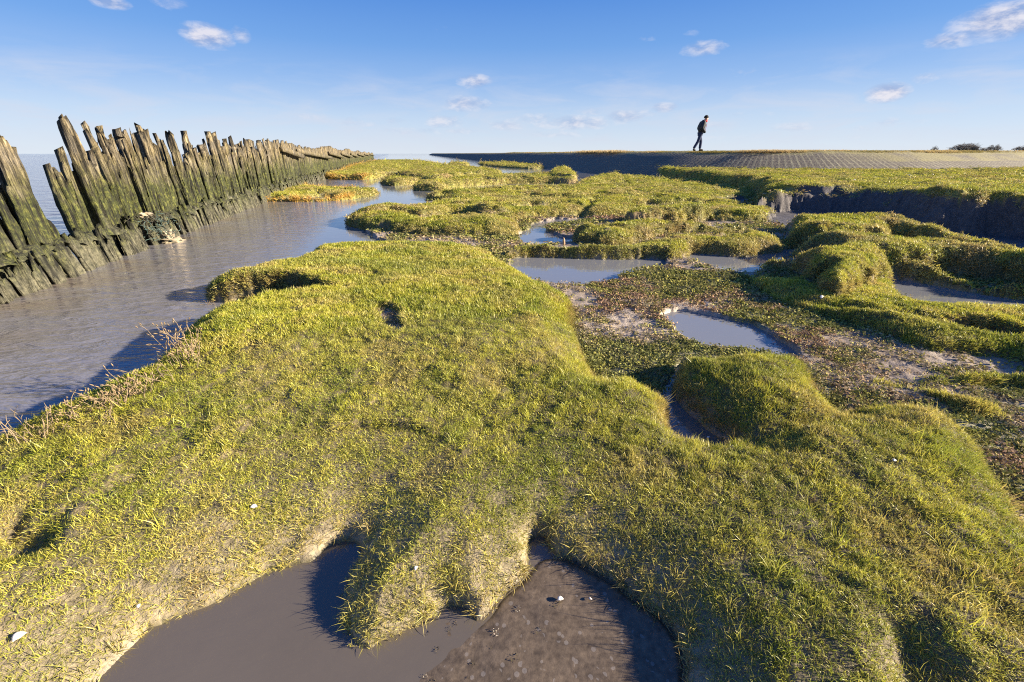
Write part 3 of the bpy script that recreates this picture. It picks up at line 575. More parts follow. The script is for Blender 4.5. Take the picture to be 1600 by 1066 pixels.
# creeping plants and litter on the mud flats
flatm = ss(.0, .3, LD)*(1-GR)*(SH < .02)*(Z > .012)*(1-dck)*vis*(SLOPE < 1)*(rr < 20)
sp2 = np.maximum(.026, .0085*rr)
dens = flatm*(.14+.66*ss(-.25, .15, fbm(GX, GY, 1.9, 4, 201)+.3*fbm(GX, GY, 9, 2, 203)+.35*red))/sp2**2
q, x, y, z = sample(dens); n = len(x); print('crumbs', n)
al = ss(-.05, .3, fbm(x, y, 1.9, 4, 201)+.3*fbm(x, y, 9, 2, 203)+.1*rng.normal(0, 1, n)); rdn = ss(.0, .3, fbm(x, y, 1.1, 3, 205)+.08*rng.normal(0, 1, n))
tint = mixc(np.tile(np.array([.36, .29, .17]), (n, 1)), np.array([.34, .23, .15]), rdn); tint = mixc(tint, np.array([.17, .21, .045]), al*.7)
tint = mixc(tint, np.array([.33, .32, .08]), (rng.random(n) > .75)*.8); tint *= rng.uniform(.6, 1.3, (n, 1))
s = bil(q, sp2.astype(np.float32))/.026*rng.uniform(.8, 1.5, n)
scatter('creeping_plants', crumbs, np.stack([x, y, z+.003], 1), np.concatenate([rng.normal(0, .1, (n, 2)), rng.uniform(0, 6.28, (n, 1))], 1), np.stack([s, s, s], 1), rng.integers(0, 8, n), tint,
        'small green and rust coloured creeping plants on the mud flats', 'ground cover')

# shell grit and crumbs of turf on the silt of the near pool
q, x, y, z = sample((SH > .15)*420.*ss(-.2, .5, fbm(GX, GY, 5, 3, 601))+dck*(Z < .3)*60.); n = len(x)
scatter('shell_grit', crumbs, np.stack([x, y, z+.002], 1), rng.uniform(-.3, .3, (n, 3)), np.stack([rng.uniform(.12, .42, n)]*3, 1), rng.integers(0, 8, n), mixc(np.tile(np.array([.10, .085, .06]), (n, 1)), np.array([.42, .38, .32]), (rng.random(n) > .8)*1.), 'fine shell grit and turf crumbs on the wet silt', 'shell grit')

# ------------------------------------------------------------------ the timber wall (groyne)
wd, nt, out = newmat('weathered_timber'); b = N(nt, 'ShaderNodeBsdfPrincipled', Roughness=.85); L(nt, b.outputs[0], out.inputs[0])
pos = N(nt, 'ShaderNodeNewGeometry').outputs['Position']; sp_ = N(nt, 'ShaderNodeSeparateXYZ'); L(nt, pos, sp_.inputs[0])
mp = N(nt, 'ShaderNodeMapping'); mp.inputs['Scale'].default_value = (1, 1, .10); L(nt, pos, mp.inputs['Vector'])
gr_ = NOISE(nt, mp.outputs[0], 42, 7, .75, .4); mp2 = N(nt, 'ShaderNodeMapping'); mp2.inputs['Scale'].default_value = (1, 1, .07); L(nt, pos, mp2.inputs['Vector']); g2 = NOISE(nt, mp2.outputs[0], 17, 4, .6, .5); bn = NOISE(nt, pos, 3.1, 5, .6); fn = NOISE(nt, pos, 22, 4, .6)
wood = RAMP(nt, gr_, [(.36, (.018, .012, .006)), (.46, (.10, .078, .04)), (.56, (.24, .19, .10)), (.70, (.52, .44, .29))])
grey = RAMP(nt, gr_, [(.3, (.05, .05, .045)), (.7, (.22, .2, .17))])
wood = MIX(nt, RAMP(nt, bn, [(.45, 0.0), (.62, .55)]), wood, grey)
alg = RAMP(nt, fn, [(.3, (.014, .018, .005)), (.5, (.055, .065, .014)), (.7, (.16, .165, .035))])
alg = MIX(nt, RAMP(nt, gr_, [(.40, 1.0), (.54, 0.0)]), alg, (.012, .011, .007)); alg = MIX(nt, RAMP(nt, gr_, [(.56, 0.0), (.75, .5)]), alg, (.26, .23, .10))
hz = M(nt, 'ADD', sp_.outputs[2], M(nt, 'MULTIPLY', M(nt, 'SUBTRACT', bn, .5), 1.3))
c = MIX(nt, M(nt, 'MULTIPLY', M(nt, 'SUBTRACT', 1.30, hz), 1.8, clamp=True), wood, alg)
lowc = RAMP(nt, fn, [(.3, (.035, .036, .022)), (.7, (.16, .15, .10))])
c = MIX(nt, M(nt, 'MULTIPLY', M(nt, 'SUBTRACT', .44, hz), 2.6, clamp=True), c, lowc)
c = MIX(nt, 1.0, c, RAMP(nt, g2, [(.38, .16), (.46, .9), (.6, 1.3), (.75, 1.8)]), 'MULTIPLY')
L(nt, c, b.inputs['Base Color'])
bu = N(nt, 'ShaderNodeBump', Strength=1, Distance=.03); L(nt, M(nt, 'ADD', M(nt, 'ADD', gr_, M(nt, 'MULTIPLY', g2, 1.5)), M(nt, 'MULTIPLY', fn, .4)), bu.inputs['Height']); L(nt, bu.outputs[0], b.inputs['Normal'])
WDIR = np.array([-.266, 1.0]); WDIR = WDIR/np.linalg.norm(WDIR); WN = np.array([WDIR[1], -WDIR[0]])   # WN faces the marsh
def wall_pt(D, off=0.0): return np.array([-3.9-.266*D, D])+WN*off
def plank_geo(D, width, thick, top, off, nw=9, nv=16, jag=.12, lean=0.0, peak=.5, zbot=-.35, leanf=0.0):
    """ragged board: a ring of columns, each with a top and a depth of its own, so that the face is split and grooved"""
    c = wall_pt(D, off); sd = random.random()*1000; us = [i/(nw-1) for i in range(nw)]
    tops = []; gro = []; step = 0; g = 0
    for u in us:
        if random.random() < .5: step = random.random()**1.5
        if random.random() < .5: g = random.uniform(-1, .5)
        tops.append(top-jag*abs(u-peak)*2.2*random.uniform(.3, 1)-jag*step*1.6); gro.append(g if random.random() > .2 else -1.6)
    k0 = min(nw-1, max(0, int(peak*(nw-1)+.5))); tops[k0] = top
    co = []; ring = [(u, 1, t_, g_) for u, t_, g_ in zip(us, tops, gro)]+[(u, -1, t_-random.uniform(0, .05), -abs(g_)*.5) for u, t_, g_ in reversed(list(zip(us, tops, gro)))]
    walk = [0]*len(ring); lw = random.uniform(-.02, .02)
    for j in range(nv+1):
        v = j/nv
        for i, (u, sd_, t_, g_) in enumerate(ring):
            zz = zbot+(t_-zbot)*v; tap = 1-max(0, (zz-.6)/1.2)*(.22+.06*math.sin(sd))
            walk[i] = walk[i]*.8+random.gauss(0, .004)
            er = -.5*max(0, math.sin(zz*5.3+sd+u*4))*max(0, (zz-.3))
            a = (u-.5)*width*tap+(lean+lw)*zz+.012*math.sin(zz*4+sd)+walk[i]*.7
            n_ = sd_*thick*.5+(g_+er)*thick*.42*(1 if sd_ > 0 else .3)+walk[i]*1.3+leanf*zz
            p = c+WDIR*a+WN*n_; co.append((p[0], p[1], zz))
    m = len(ring); q = []
    for j in range(nv):
        for i in range(m): q.append([j*m+i, j*m+(i+1) % m, (j+1)*m+(i+1) % m, (j+1)*m+i])
    for i in range(nw-1): q.append([nv*m+i, nv*m+i+1, nv*m+m-2-i, nv*m+m-1-i])
    return co, q
TOPS = [(-30,190,.2,.5),(-8,210,.2,.4),(3,224,.10,.3),(14,238,.07,.3),(91,179,.15,.3),(103,181,.14,.6),(89,262,.09,.2),(140,190,.08,.5),(153,197,.09,.5),(166,216,.10,.5),(183,200,.06,.4),(194,203,.08,.5),(211,192,.14,.6),(219,205,.1,.5),(232,202,.1,.4),
        (249,209,.09,.5),(261,205,.10,.4),(268,204,.09,.6),(287,205,.13,.5),(297,222,.1,.5),(312,226,.08,.6),(321,206,.13,.4),(331,206,.12,.5),(344,224,.12,.4),(350,217,.12,.4),(358,212,.14,.6),(373,224,.14,.5),(383,216,.14,.4),(390,218,.15,.5),(401,219,.14,.4),(406,219,.12,.5),
        (413,228,.15,.5),(423,217,.13,.4),(430,226,.15,.5)]
wall = empty('timber_groyne', (*wall_pt(3.2), 0), label='long ragged sea wall of weathered upright timbers with green algae', cat='groyne')
def add_part(name, co, q, parent):
    o = mesh_from(name, np.array(co)-np.array(parent.location), q, None, wd, False); o.parent = parent; return o
peaks = [px2plane(px, py)+(w_, pk) for (px, py, w_, pk) in TOPS]
cntp = 0
for (D, zt, w_, pk) in peaks:
    co, q = plank_geo(D, w_*1.02, random.uniform(.07, .12), zt+.01, random.uniform(-.03, .04), nw=12, nv=26, jag=.16, peak=pk); add_part('plank', co, q, wall); cntp += 1
# lower boards fill between the tall ones
D = 3.0
while D < 14.0:
    w_ = random.uniform(.10, .19); pxx = 800+F*wall_pt(D)[0]/(D*math.cos(R(PITCH))+.3)
    gap = 4.70 < D < 5.12
    top = random.uniform(1.02, 1.36) if not gap else random.uniform(.36, .46)
    if D > 11.5: top = random.uniform(1.25, 1.5)
    if D < 4.3: top = min(top, random.uniform(.8, 1.0))
    if 4.45 < D <= 4.7: top = .95
    if not gap:
        co, q = plank_geo(D, w_*1.15, random.uniform(.06, .10), top, -.05+random.uniform(-.03, .05), nw=9, nv=18, jag=.24, peak=random.random()); add_part('plank', co, q, wall); cntp += 1
    D += w_*.98
for i in range(46):       # thin split slivers standing between the boards
    D = random.uniform(3.2, 14.5)
    if 4.6 < D < 5.15: continue
    co, q = plank_geo(D, random.uniform(.035, .075), random.uniform(.03, .05), random.uniform(1.15, 1.62)-(.2 if D < 5 else 0), random.uniform(.0, .07), nw=5, nv=20, jag=.22, peak=random.random(), lean=random.gauss(0, .03)); add_part('sliver', co, q, wall)
# even planks where the wall is still whole
D = 13.7; co_all = []; q_all = []
while D < 95:
    w_ = random.uniform(.16, .24)*(1+max(0, D-30)/40); px_t = None
    top = 1.25+.33+.09*math.sin(D*.5)+random.uniform(-.05, .05)-(.02*max(0, D-30)*.2)
    near = cntp < 99
    co, q = plank_geo(D, w_*1.02, .07, top, random.uniform(-.015, .015), nw=6 if near else 4, nv=12 if near else 5, jag=.06, peak=random.random())
    if near: add_part('plank', co, q, wall); cntp += 1
    else:
        q_all += [[a+len(co_all) for a in f] for f in q]; co_all += co
    D += w_
far_p = add_part('plank_row', co_all, q_all, wall); far_p['kind'] = 'stuff'
# the low front row
D = 2.6; k = 0; co_all = []; q_all = []
while D < 95:
    w_ = random.uniform(.075, .15)*(1+max(0, D-11)/9)
    co, q = plank_geo(D, w_*.92, .055, .43+random.uniform(-.13, .07), .18+random.uniform(-.03, .05), nw=9 if D < 20 else 4, nv=10 if D < 20 else 3, jag=.11, peak=random.random(), leanf=-.16, lean=random.gauss(0, .05))
    if k < 98: add_part('low_board', co, q, wall)
    else:
        q_all += [[a+len(co_all) for a in f] for f in q]; co_all += co
    k += 1; D += w_*random.uniform(.98, 1.25)
o = add_part('low_board_row', co_all, q_all, wall); o['kind'] = 'stuff'
def bar(co, q, p, r, h, w):       # squared beam between two points, slightly worn
    p = Vector(p); r = Vector(r); d = (r-p).normalized(); s_ = d.cross(Vector((0, 0, 1))).normalized(); u_ = s_.cross(d); n = 8; b0 = len(co)
    for i in range(n+1):
        c_ = p.lerp(r, i/n)
        for (a, b_) in ((-1, -1), (1, -1), (1, 1), (-1, 1)):
            v = c_+s_*a*w*.5*random.uniform(.85, 1.1)+u_*b_*h*.5*random.uniform(.8, 1.1); co.append(tuple(v))
        if i:
            for k_ in range(4): q.append([b0+(i-1)*4+k_, b0+(i-1)*4+(k_+1) % 4, b0+i*4+(k_+1) % 4, b0+i*4+k_])
    q += [[b0+3, b0+2, b0+1, b0], [b0+n*4, b0+n*4+1, b0+n*4+2, b0+n*4+3]]
for (xa, ya, xb, yb) in [(441,233,471,245),(466,236,516,247),(515,239,535,246),(534,240,549,245),(549,241,559,245),(560,241,569,244),(570,241,577,243),(578,241,584,243)]:
    Da, za = px2plane(xa, ya, .16); Db, zb = px2plane(xb, yb, .16); pa, pb = wall_pt(Da, .14), wall_pt(Db, .2)
    co = []; q = []; bar(co, q, (pa[0], pa[1], za), (pb[0], pb[1], zb), .16, .16); add_part('rail', co, q, wall)
# ledge of debris between the two rows
co = []; q = []
pa, pb = wall_pt(2.4, .06), wall_pt(60, .06); n = 400; prof_ = [(-.10, .30), (-.04, .37), (.05, .36), (.12, .28)]
for i in range(n+1):
    D = 2.4+57.6*(i/n)**1.5; c_ = wall_pt(D, .05)
    for (o_, z_) in prof_: p = c_+WN*(o_+random.gauss(0, .02)); co.append((p[0], p[1], z_+random.gauss(0, .025)))
q = grid_quads(n+1, 4).tolist(); add_part('infill', co, q, wall)

# ------------------------------------------------------------------ simple materials for small things
def plain(name, c, rough=.8, var=.25, scale=30):
    m, nt, out = newmat(name); b = N(nt, 'ShaderNodeBsdfPrincipled', Roughness=rough); L(nt, b.outputs[0], out.inputs[0])
    p = N(nt, 'ShaderNodeNewGeometry').outputs['Position']; nz_ = NOISE(nt, p, scale, 4, .6)
    L(nt, MIX(nt, 1.0, (*c, 1), RAMP(nt, nz_, [(.3, 1-var), (.7, 1+var)]), 'MULTIPLY'), b.inputs['Base Color'])
    bu = N(nt, 'ShaderNodeBump', Strength=.4, Distance=.004); L(nt, nz_, bu.inputs['Height']); L(nt, bu.outputs[0], b.inputs['Normal']); return m
def tubes(name, chains, mat, parent=None, ns=5):
    """chains of (point, radius) as tapered tubes in one mesh"""
    co = []; q = []; t = []
    for ch in chains:
        b0 = len(co)
        for i, (p, r_) in enumerate(ch):
            p = Vector(p); d = (Vector(ch[min(i+1, len(ch)-1)][0])-Vector(ch[max(i-1, 0)][0])).normalized(); s_ = d.orthogonal().normalized(); u_ = d.cross(s_)
            for k in range(ns): a = 6.2832*k/ns; co.append(tuple(p+(s_*math.cos(a)+u_*math.sin(a))*r_))
            if i:
                for k in range(ns): q.append([b0+(i-1)*ns+k, b0+(i-1)*ns+(k+1) % ns, b0+i*ns+(k+1) % ns, b0+i*ns+k])
    o = mesh_from(name, co, q, None, mat, True); o.parent = parent; return o

# dead stalks along the bank
M_STALK = plain('dry_stalk', (.24, .18, .11), .9, .5); M_HEAD = plain('seed_head', (.26, .185, .10), .9, .5)
def stalk_plant(px, py, z, n, h, lean, heads, label, spread=.05):
    x, y, gz = px_ground(px, py); e = empty('dead_plant', (x, y, gz), label=label, cat='dead plant', group='dead plants along the water edge')
    ch = []; hd = []
    for i in range(n):
        a = random.uniform(0, 6.28); p = Vector((random.gauss(0, spread), random.gauss(0, spread), -.03)); d = Vector((lean[0]+random.gauss(0, .35), lean[1]+random.gauss(0, .35), 1)).normalized(); l = h*random.uniform(.5, 1.1); c_ = []
        for k in range(6): c_.append((tuple(p), .0024*(1-k*.13))); p = p+d*l/5; d = (d+Vector((random.gauss(0, .14), random.gauss(0, .14), -.06))).normalized()
        ch.append(c_)
        for k in range(2, 6):
            for _ in range(1):
                p0 = Vector(c_[k][0]); d2 = (d+Vector((random.gauss(0, .6), random.gauss(0, .6), .2))).normalized(); l2 = h*random.uniform(.08, .22)
                p1 = p0+d2*l2*.5; p2 = p1+(d2+Vector((random.gauss(0, .3), random.gauss(0, .3), 0)))*l2*.5; ch.append([(tuple(p0), .0014), (tuple(p1), .0012), (tuple(p2), .0009)])
                if random.random() < heads:
                    for _2 in range(2):
                        o_ = Vector((random.gauss(0, .008), random.gauss(0, .008), random.gauss(0, .008))); hd.append([(tuple(p2+o_-d2*.008), .0008), (tuple(p2+o_), .0030), (tuple(p2+o_+d2*.010), .0006)])
    tubes('stem', ch, M_STALK, e, 4)
    if len(hd) > 40: tubes('seed_head', hd, M_HEAD, e, 4)
    return e
stalk_plant(52, 690, .04, 11, .17, (-.35, .1), .25, 'bleached fan of dead stalks at the lower left water edge', .035)
stalk_plant(84, 684, .05, 6, .08, (.1, .1), .6, 'small clump of dry brown stalks just right of the bleached fan', .03)
stalk_plant(112, 652, .05, 6, .14, (-.1, .1), .7, 'upright pair of pale dead stalks at the bank edge', .02)
stalk_plant(138, 646, .05, 7, .09, (.1, .1), .8, 'low row of dry seed heads along the bank edge', .04)
stalk_plant(160, 634, .05, 8, .16, (.2, .05), .9, 'pale dead plant leaning right over the water', .025)
stalk_plant(207, 622, .06, 18, .13, (-.1, 0), 1.0, 'dense brown bush of dead seed heads over the water', .045)
stalk_plant(272, 598, .08, 5, .25, (-.9, .3), .5, 'long single stalk reaching left over the channel', .015)
stalk_plant(293, 568, .12, 18, .24, (-.28, .15), .95, 'tallest bush of dead stalks in the dark notch of the bank', .04)
stalk_plant(338, 476, .10, 6, .14, (-1.5, .1), .1, 'dark twigs poking sideways from the turf lobe over the water', .02)

# dark green coarse turf hummock behind the tallest stalks comes from the grass itself; shells lie on the turf and mud
M_SHELL = plain('shell', (.58, .54, .52), .5, .2, 120); M_SHELL2 = plain('grey_shell', (.36, .36, .38), .5, .2, 120)
def shell(px, py, z, size, rot, label, m=None, elong=1.3):
    x, y, gz = px_ground(px, py); co = []; nu, nv = 9, 17
    for i in range(nu+1):
        t = i/nu
        for j in range(nv):
            a = -1.45+2.9*j/(nv-1); rib = 1+.02*math.cos(j*math.pi); rr_ = size*math.sin(t*1.57)*rib
            co.append((rr_*math.sin(a)*.72, (rr_*math.cos(a)-size*.45)*elong*.75, size*.34*math.sin(min(1, t*1.12)*math.pi)**.7*(math.cos(a*.9)**.5 if abs(a) < 1.4 else .1)+.0))
    o = mesh_from('shell', co, grid_quads(nu+1, nv), None, m or M_SHELL, True); o.location = (x, y, max(gz, 0)+.006+size*.15); o.rotation_euler = rot
    so_ = o.modifiers.new('thick', 'SOLIDIFY'); so_.thickness = .0012
    return tag(o, label, 'shell', 'sea shells scattered on the marsh')
shell(398, 795, .24, .016, (.5, .3, .4), 'white shell lying in the turf left of the foreground dip')
shell(31, 997, .2, .019, (.2, .2, 1.3), 'white oblong shell at the bottom left of the turf', None, 1.6)
shell(1283, 467, .14, .030, (.7, -.3, .5), 'white shell on the grassy slope right of the pools')
shell(1083, 688, 0.01, .016, (.1, .2, 1.2), 'bright shell in the small shaded gully pool')
shell(1106, 686, 0.01, .011, (.1, -.2, .3), 'tiny pale shell by the far side of the gully pool')
shell(1060, 662, 0.01, .011, (.1, -.2, 2.3), 'small pale shell in the narrow neck of the gully')
shell(875, 939, 0.01, .014, (.1, .1, .3), 'round pale shell on the shaded mud of the foreground pool')
shell(922, 938, 0.01, .008, (.2, .1, 2.3), 'tiny pale shell right of the round one on shaded mud')
shell(650, 890, .15, .011, (.4, .1, 1.3), 'cream shell among pale grass of the foreground peninsula')
shell(1396, 722, .2, .012, (.4, .1, .3), 'little shell on the right hand mound near its crest')
shell(218, 950, .15, .010, (.3, .1, 2.0), 'small cream shell near the left bank of the pool')
shell(1335, 283, .62, .06, (.4, .1, .3), 'whitish shell cluster lying on the high plateau', None, 1.6)
shell(1420, 276, .64, .10, (.3, .1, 1.2), 'pale flat shell heap on the high plateau', None, 1.8)
shell(1457, 274, .66, .07, (.3, .3, .6), 'bright shell further right on the high plateau')

# weathered stump standing in the far pool
x, y = px2w(881, 383, 0.03); co = []; q = []
tubes('stump', [[((0, 0, -.1), .022), ((.002, 0, .02), .022), ((.0, .003, .06), .018), ((-.004, .002, .09), .020), ((-.006, .0, .125), .012), ((-.010, 0, .14), .004)]], plain('stump_wood', (.36, .25, .15), .9, .4, 60), None, 8)
o = bpy.data.objects['stump']; o.location = (x, y, 0); tag(o, 'little weathered wooden stump at the edge of the middle pool', 'stump')

# tangle of netting, weed and pale foam caught on the timber wall
M_FOAM = plain('foam', (.30, .25, .17), .8, .4, 25); M_NET = plain('net_cord', (.06, .10, .09), .7, .3); M_WEED = plain('bladder_weed', (.05, .045, .03), .6, .4)
Dn = px2plane(250, 350, .3)[0]; c0 = wall_pt(Dn, .30); e = empty('net_tangle', (c0[0], c0[1], .0), label='tangle of teal netting, dark weed and cream foam at the foot of the timbers', cat='debris')
ch = []
for i in range(34):
    p = Vector((WDIR[0]*random.gauss(-.1, .16), WDIR[1]*random.gauss(-.1, .16), random.uniform(.02, .40))); p += Vector((WN[0], WN[1], 0))*(.10-.45*p.z+random.gauss(0, .03)); c_ = []; d = Vector((random.gauss(0, 1), random.gauss(0, 1), random.gauss(0, .5))).normalized()
    for k in range(7): c_.append((tuple(p), .004)); p = p+d*.035; p.z = max(p.z, .01); d = (d+Vector((random.gauss(0, .6), random.gauss(0, .6), random.gauss(0, .6)))).normalized()
    ch.append(c_)
tubes('netting', ch, M_NET, e, 4)
ch = []
for i in range(40):
    p = Vector((WDIR[0]*random.gauss(-.05, .2), WDIR[1]*random.gauss(-.05, .2), random.uniform(.30, .46))); p += Vector((WN[0], WN[1], 0))*(-.12); d = Vector((random.gauss(.3, .6), random.gauss(-.3, .6), -.4)).normalized(); c_ = []
    for k in range(5): c_.append((tuple(p), .006)); p = p+d*.03; d = (d+Vector((random.gauss(0, .4), random.gauss(0, .4), random.gauss(0, .4)))).normalized()
    ch.append(c_)
tubes('weed', ch, M_WEED, e, 4)
def lump(name, cx, cy, cz, rx, ry, rz_, mat, parent, seed, rough=.35):
    co = []; nu, nv = 14, 20
    for i in range(nu+1):
        t = math.pi*i/nu
        for j in range(nv+1):
            a = 6.2832*j/nv; dx, dy, dz = math.sin(t)*math.cos(a), math.sin(t)*math.sin(a), math.cos(t)
            k = 1+rough*float(fbm(np.array([dx*1.3+dz+seed]), np.array([dy*1.3+dz*.7]), 2.2, 3, 7)[0]); co.append((cx+dx*rx*k, cy+dy*ry*k, cz+dz*rz_*k))
    o = mesh_from(name, co, grid_quads(nu+1, nv+1), None, mat, True); o.parent = parent; return o
lump('foam', .06, .0, .01, .10, .17, .07, M_FOAM, e, 1.0, 1.6); lump('foam', -.02, .05, .08, .06, .08, .07, M_FOAM, e, 4.0, 1.6)
lump('foam', -.16, -.08, .42, .04, .09, .03, M_FOAM, e, 8.0, 1.5)
# dark posts seen at the shaded left foot are part of the wall itself

# ------------------------------------------------------------------ far trees beyond the dike
M_TWIG = plain('bare_twigs', (.16, .14, .12), .9, .3, 2); M_TRUNK = plain('bark', (.10, .085, .07), .9, .3, 3)
def far_tree(px, pyb, wpx, hpx, D, n, label, name='tree'):
    d = px2dir(px, 240); x = d[0]/d[1]*D; zb = .7; k = D/777.0
    z1 = CAMH+(240-(pyb-hpx))*k; W = wpx*k*.95; H = z1-zb
    e = empty(name, (x, D, zb), label=label, cat='tree', group='bare trees beyond the dike')
    tubes('trunk', [[((0, 0, -.2), W*.03+.12), ((.1, 0, H*.35), W*.025+.09), ((.15, .1, H*.75), .06)]], M_TRUNK, e, 6)
    ch = []
    for i in range(n):
        a = random.uniform(0, 6.28); r_ = math.sqrt(random.random()); tx, ty = r_*math.cos(a)*W/2, r_*math.sin(a)*W/2; tz = H*(.45+.55*math.sqrt(max(0, 1-r_*r_))*random.uniform(.55, 1.03))
        p0 = Vector((tx*.35, ty*.35, H*.25)); p2 = Vector((tx, ty, tz)); p1 = p0.lerp(p2, .55)+Vector((random.gauss(0, .05*W), random.gauss(0, .05*W), 0))
        ch.append([(tuple(p0), .05), (tuple(p1), .035), (tuple(p2), .02)])
        for _ in range(5):
            q0 = p1.lerp(p2, random.uniform(.2, 1)); q1 = q0+Vector((random.gauss(0, .06*W), random.gauss(0, .06*W), abs(random.gauss(0, .07*H)))); ch.append([(tuple(q0), .03), (tuple(q1), .018)])
    tubes('crown', ch, M_TWIG, e, 3)
far_tree(1506, 236, 46, 12, 150, 170, 'broad rounded bare thicket on the skyline right of the walker'); far_tree(1520, 236, 12, 8, 146, 120, 'small dark bush at the right foot of the broad thicket')
far_tree(1533, 236, 22, 6, 150, 90, 'low bare scrub right of the broad thicket'); far_tree(1550, 236, 24, 10, 155, 90, 'open bare tree between the thicket and the frame edge'); far_tree(1596, 236, 30, 9, 150, 90, 'dark low bush at the right end of the skyline')
far_tree(1458, 236, 12, 8, 160, 40, 'faint solitary bare sapling left of the broad thicket'); far_tree(1482, 236, 10, 5, 152, 30, 'tiny twiggy bush at the left foot of the broad thicket')

# ------------------------------------------------------------------ the walker on the dike
M_SKIN = plain('skin', (.55, .33, .24), .6, .05); M_JACK = plain('dark_jacket', (.026, .028, .034), .8, .3); M_JEAN = plain('navy_trousers', (.022, .034, .085), .85, .3); M_HAT = plain('black_wool', (.012, .012, .013), .95, .3); M_RED = plain('red_scarf', (.45, .03, .035), .85, .2); M_SHOE = plain('black_boots', (.012, .011, .010), .6, .2)
def skinned(name, verts, edges, radii, mat, parent, root=0, lv=2):
    me = bpy.data.meshes.new(name); me.from_pydata(verts, edges, []); o = bpy.data.objects.new(name, me); S.collection.objects.link(o); o.parent = parent
    sk = o.modifiers.new('skin', 'SKIN'); lay = me.skin_vertices[0] if me.skin_vertices else None
    if lay is None:
        bpy.context.view_layer.objects.active = o; me.skin_vertices  # created with the modifier
    for i, r_ in enumerate(radii): v = me.skin_vertices[0].data[i]; v.radius = r_ if isinstance(r_, tuple) else (r_, r_); v.use_root = (i == root)
    o.modifiers.new('sub', 'SUBSURF').levels = lv; o.modifiers['sub'].render_levels = lv; me.materials.append(mat)
    for m_ in o.modifiers:
        if m_.type == 'SKIN': m_.use_smooth_shade = True
    return o
def ensure_skin(me, o):
    pass
mx = px2dir(1091, 236); DM = 24.7; MX = mx[0]/mx[1]*DM; MZ = 1.37
man = empty('person', (MX, DM, MZ), 0, label='person in dark jacket, navy trousers and black hat walking along the dike, head bowed', cat='person')
# walking to the right (+X), leaning forward, hands in pockets; x forward, y away from the camera
V = {'pelvis': (-.05, 0, .92), 'spine': (-.03, 0, 1.12), 'chest': (.0, 0, 1.36), 'neck': (.06, 0, 1.50), 'head0': (.11, 0, 1.57), 'head1': (.14, 0, 1.66),
     'shL': (-.02, .18, 1.42), 'elL': (-.10, .28, 1.16), 'wrL': (.10, .22, .98), 'haL': (.12, .19, .93), 'shR': (.0, -.18, 1.42), 'elR': (-.12, -.28, 1.16), 'wrR': (.08, -.23, .98), 'haR': (.14, -.20, .94),
     'hipL': (-.05, .09, .88), 'knL': (.10, .09, .50), 'anL': (.10, .08, .10), 'toL': (.27, .08, .05), 'hipR': (-.05, -.09, .88), 'knR': (-.14, -.09, .49), 'anR': (-.33, -.09, .12), 'toR': (-.21, -.09, .03)}
def fig(name, names, links, rad_, mat, root=0):
    return skinned(name, [V[n] for n in names], [(names.index(a), names.index(b)) for a, b in links], [rad_[n] for n in names], mat, man, root)
allr = {'pelvis': .09, 'spine': .10, 'chest': .11, 'neck': .055, 'head0': .075, 'head1': .088, 'shL': .06, 'elL': .042, 'wrL': .03, 'haL': .035, 'shR': .06, 'elR': .042, 'wrR': .03, 'haR': .035,
        'hipL': .07, 'knL': .05, 'anL': .03, 'toL': .025, 'hipR': .07, 'knR': .05, 'anR': .03, 'toR': .025}
E = [('pelvis','spine'),('spine','chest'),('chest','neck'),('neck','head0'),('head0','head1'),('chest','shL'),('shL','elL'),('elL','wrL'),('wrL','haL'),('chest','shR'),('shR','elR'),('elR','wrR'),('wrR','haR'),
     ('pelvis','hipL'),('hipL','knL'),('knL','anL'),('anL','toL'),('pelvis','hipR'),('hipR','knR'),('knR','anR'),('anR','toR')]
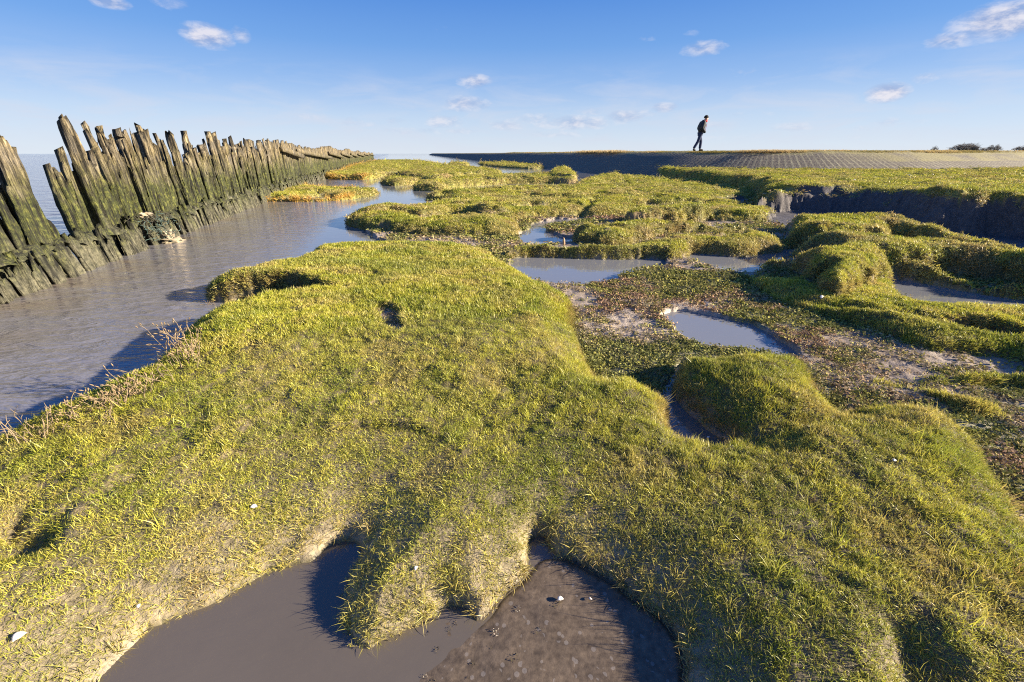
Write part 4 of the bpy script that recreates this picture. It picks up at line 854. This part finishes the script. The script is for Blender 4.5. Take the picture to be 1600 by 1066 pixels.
try:
    fig('body', list(allr), E, allr, M_SKIN)
    up = ['pelvis','spine','chest','shL','elL','wrL','haL','shR','elR','wrR','haR','neck']
    fig('jacket', up, [e_ for e_ in E if e_[0] in up and e_[1] in up], {'pelvis': .18, 'spine': .185, 'chest': .205, 'neck': .095, 'shL': .12, 'elL': .095, 'wrL': .075, 'haL': .07, 'shR': .12, 'elR': .095, 'wrR': .075, 'haR': .07}, M_JACK)
    lo = ['pelvis','hipL','knL','anL','hipR','knR','anR']
    fig('trousers', lo, [e_ for e_ in E if e_[0] in lo and e_[1] in lo], {'pelvis': .11, 'hipL': .105, 'knL': .085, 'anL': .078, 'hipR': .115, 'knR': .085, 'anR': .078}, M_JEAN)
    for sd_ in 'LR':
        a = Vector(V['an'+sd_]); t = Vector(V['to'+sd_]); skinned('boot', [tuple(a+Vector((-.04, 0, -.04))), tuple(a.lerp(t, .5)+Vector((0, 0, -.01))), tuple(t+Vector((.03, 0, 0)))], [(0, 1), (1, 2)], [.062, .055, .045], M_SHOE, man)
except Exception as ex: print('skin', ex)
def ell(name, c, r, mat, cut=-2, nose=0):
    co = []; nu, nv = 12, 18
    for i in range(nu+1):
        t = math.pi*i/nu
        for j in range(nv+1): a = 6.2832*j/nv; co.append((c[0]+r[0]*math.sin(t)*math.cos(a), c[1]+r[1]*math.sin(t)*math.sin(a), c[2]+max(cut, r[2]*math.cos(t))))
    o = mesh_from(name, co, grid_quads(nu+1, nv+1), None, mat, True); o.parent = man; return o
hd_ = ell('head', (.15, 0, 1.635), (.098, .078, .118), M_SKIN); hd_.name = 'face'
ell('hat', (.13, 0, 1.695), (.125, .105, .125), M_HAT, -.02); ell('scarf', (.11, 0, 1.515), (.125, .115, .08), M_RED)
ell('collar', (.02, 0, 1.53), (.09, .12, .06), M_JACK)
tubes('nose', [[((.235, 0, 1.655), .012), ((.262, 0, 1.625), .016), ((.238, 0, 1.615), .012)]], M_SKIN, man, 6)
co = []; 
tubes('zip', [[((.19, -.10, 1.40), .012), ((.16, -.12, 1.15), .012), ((.13, -.13, .95), .010)]], M_RED, man, 5)
man.scale = (.95, .95, .95)
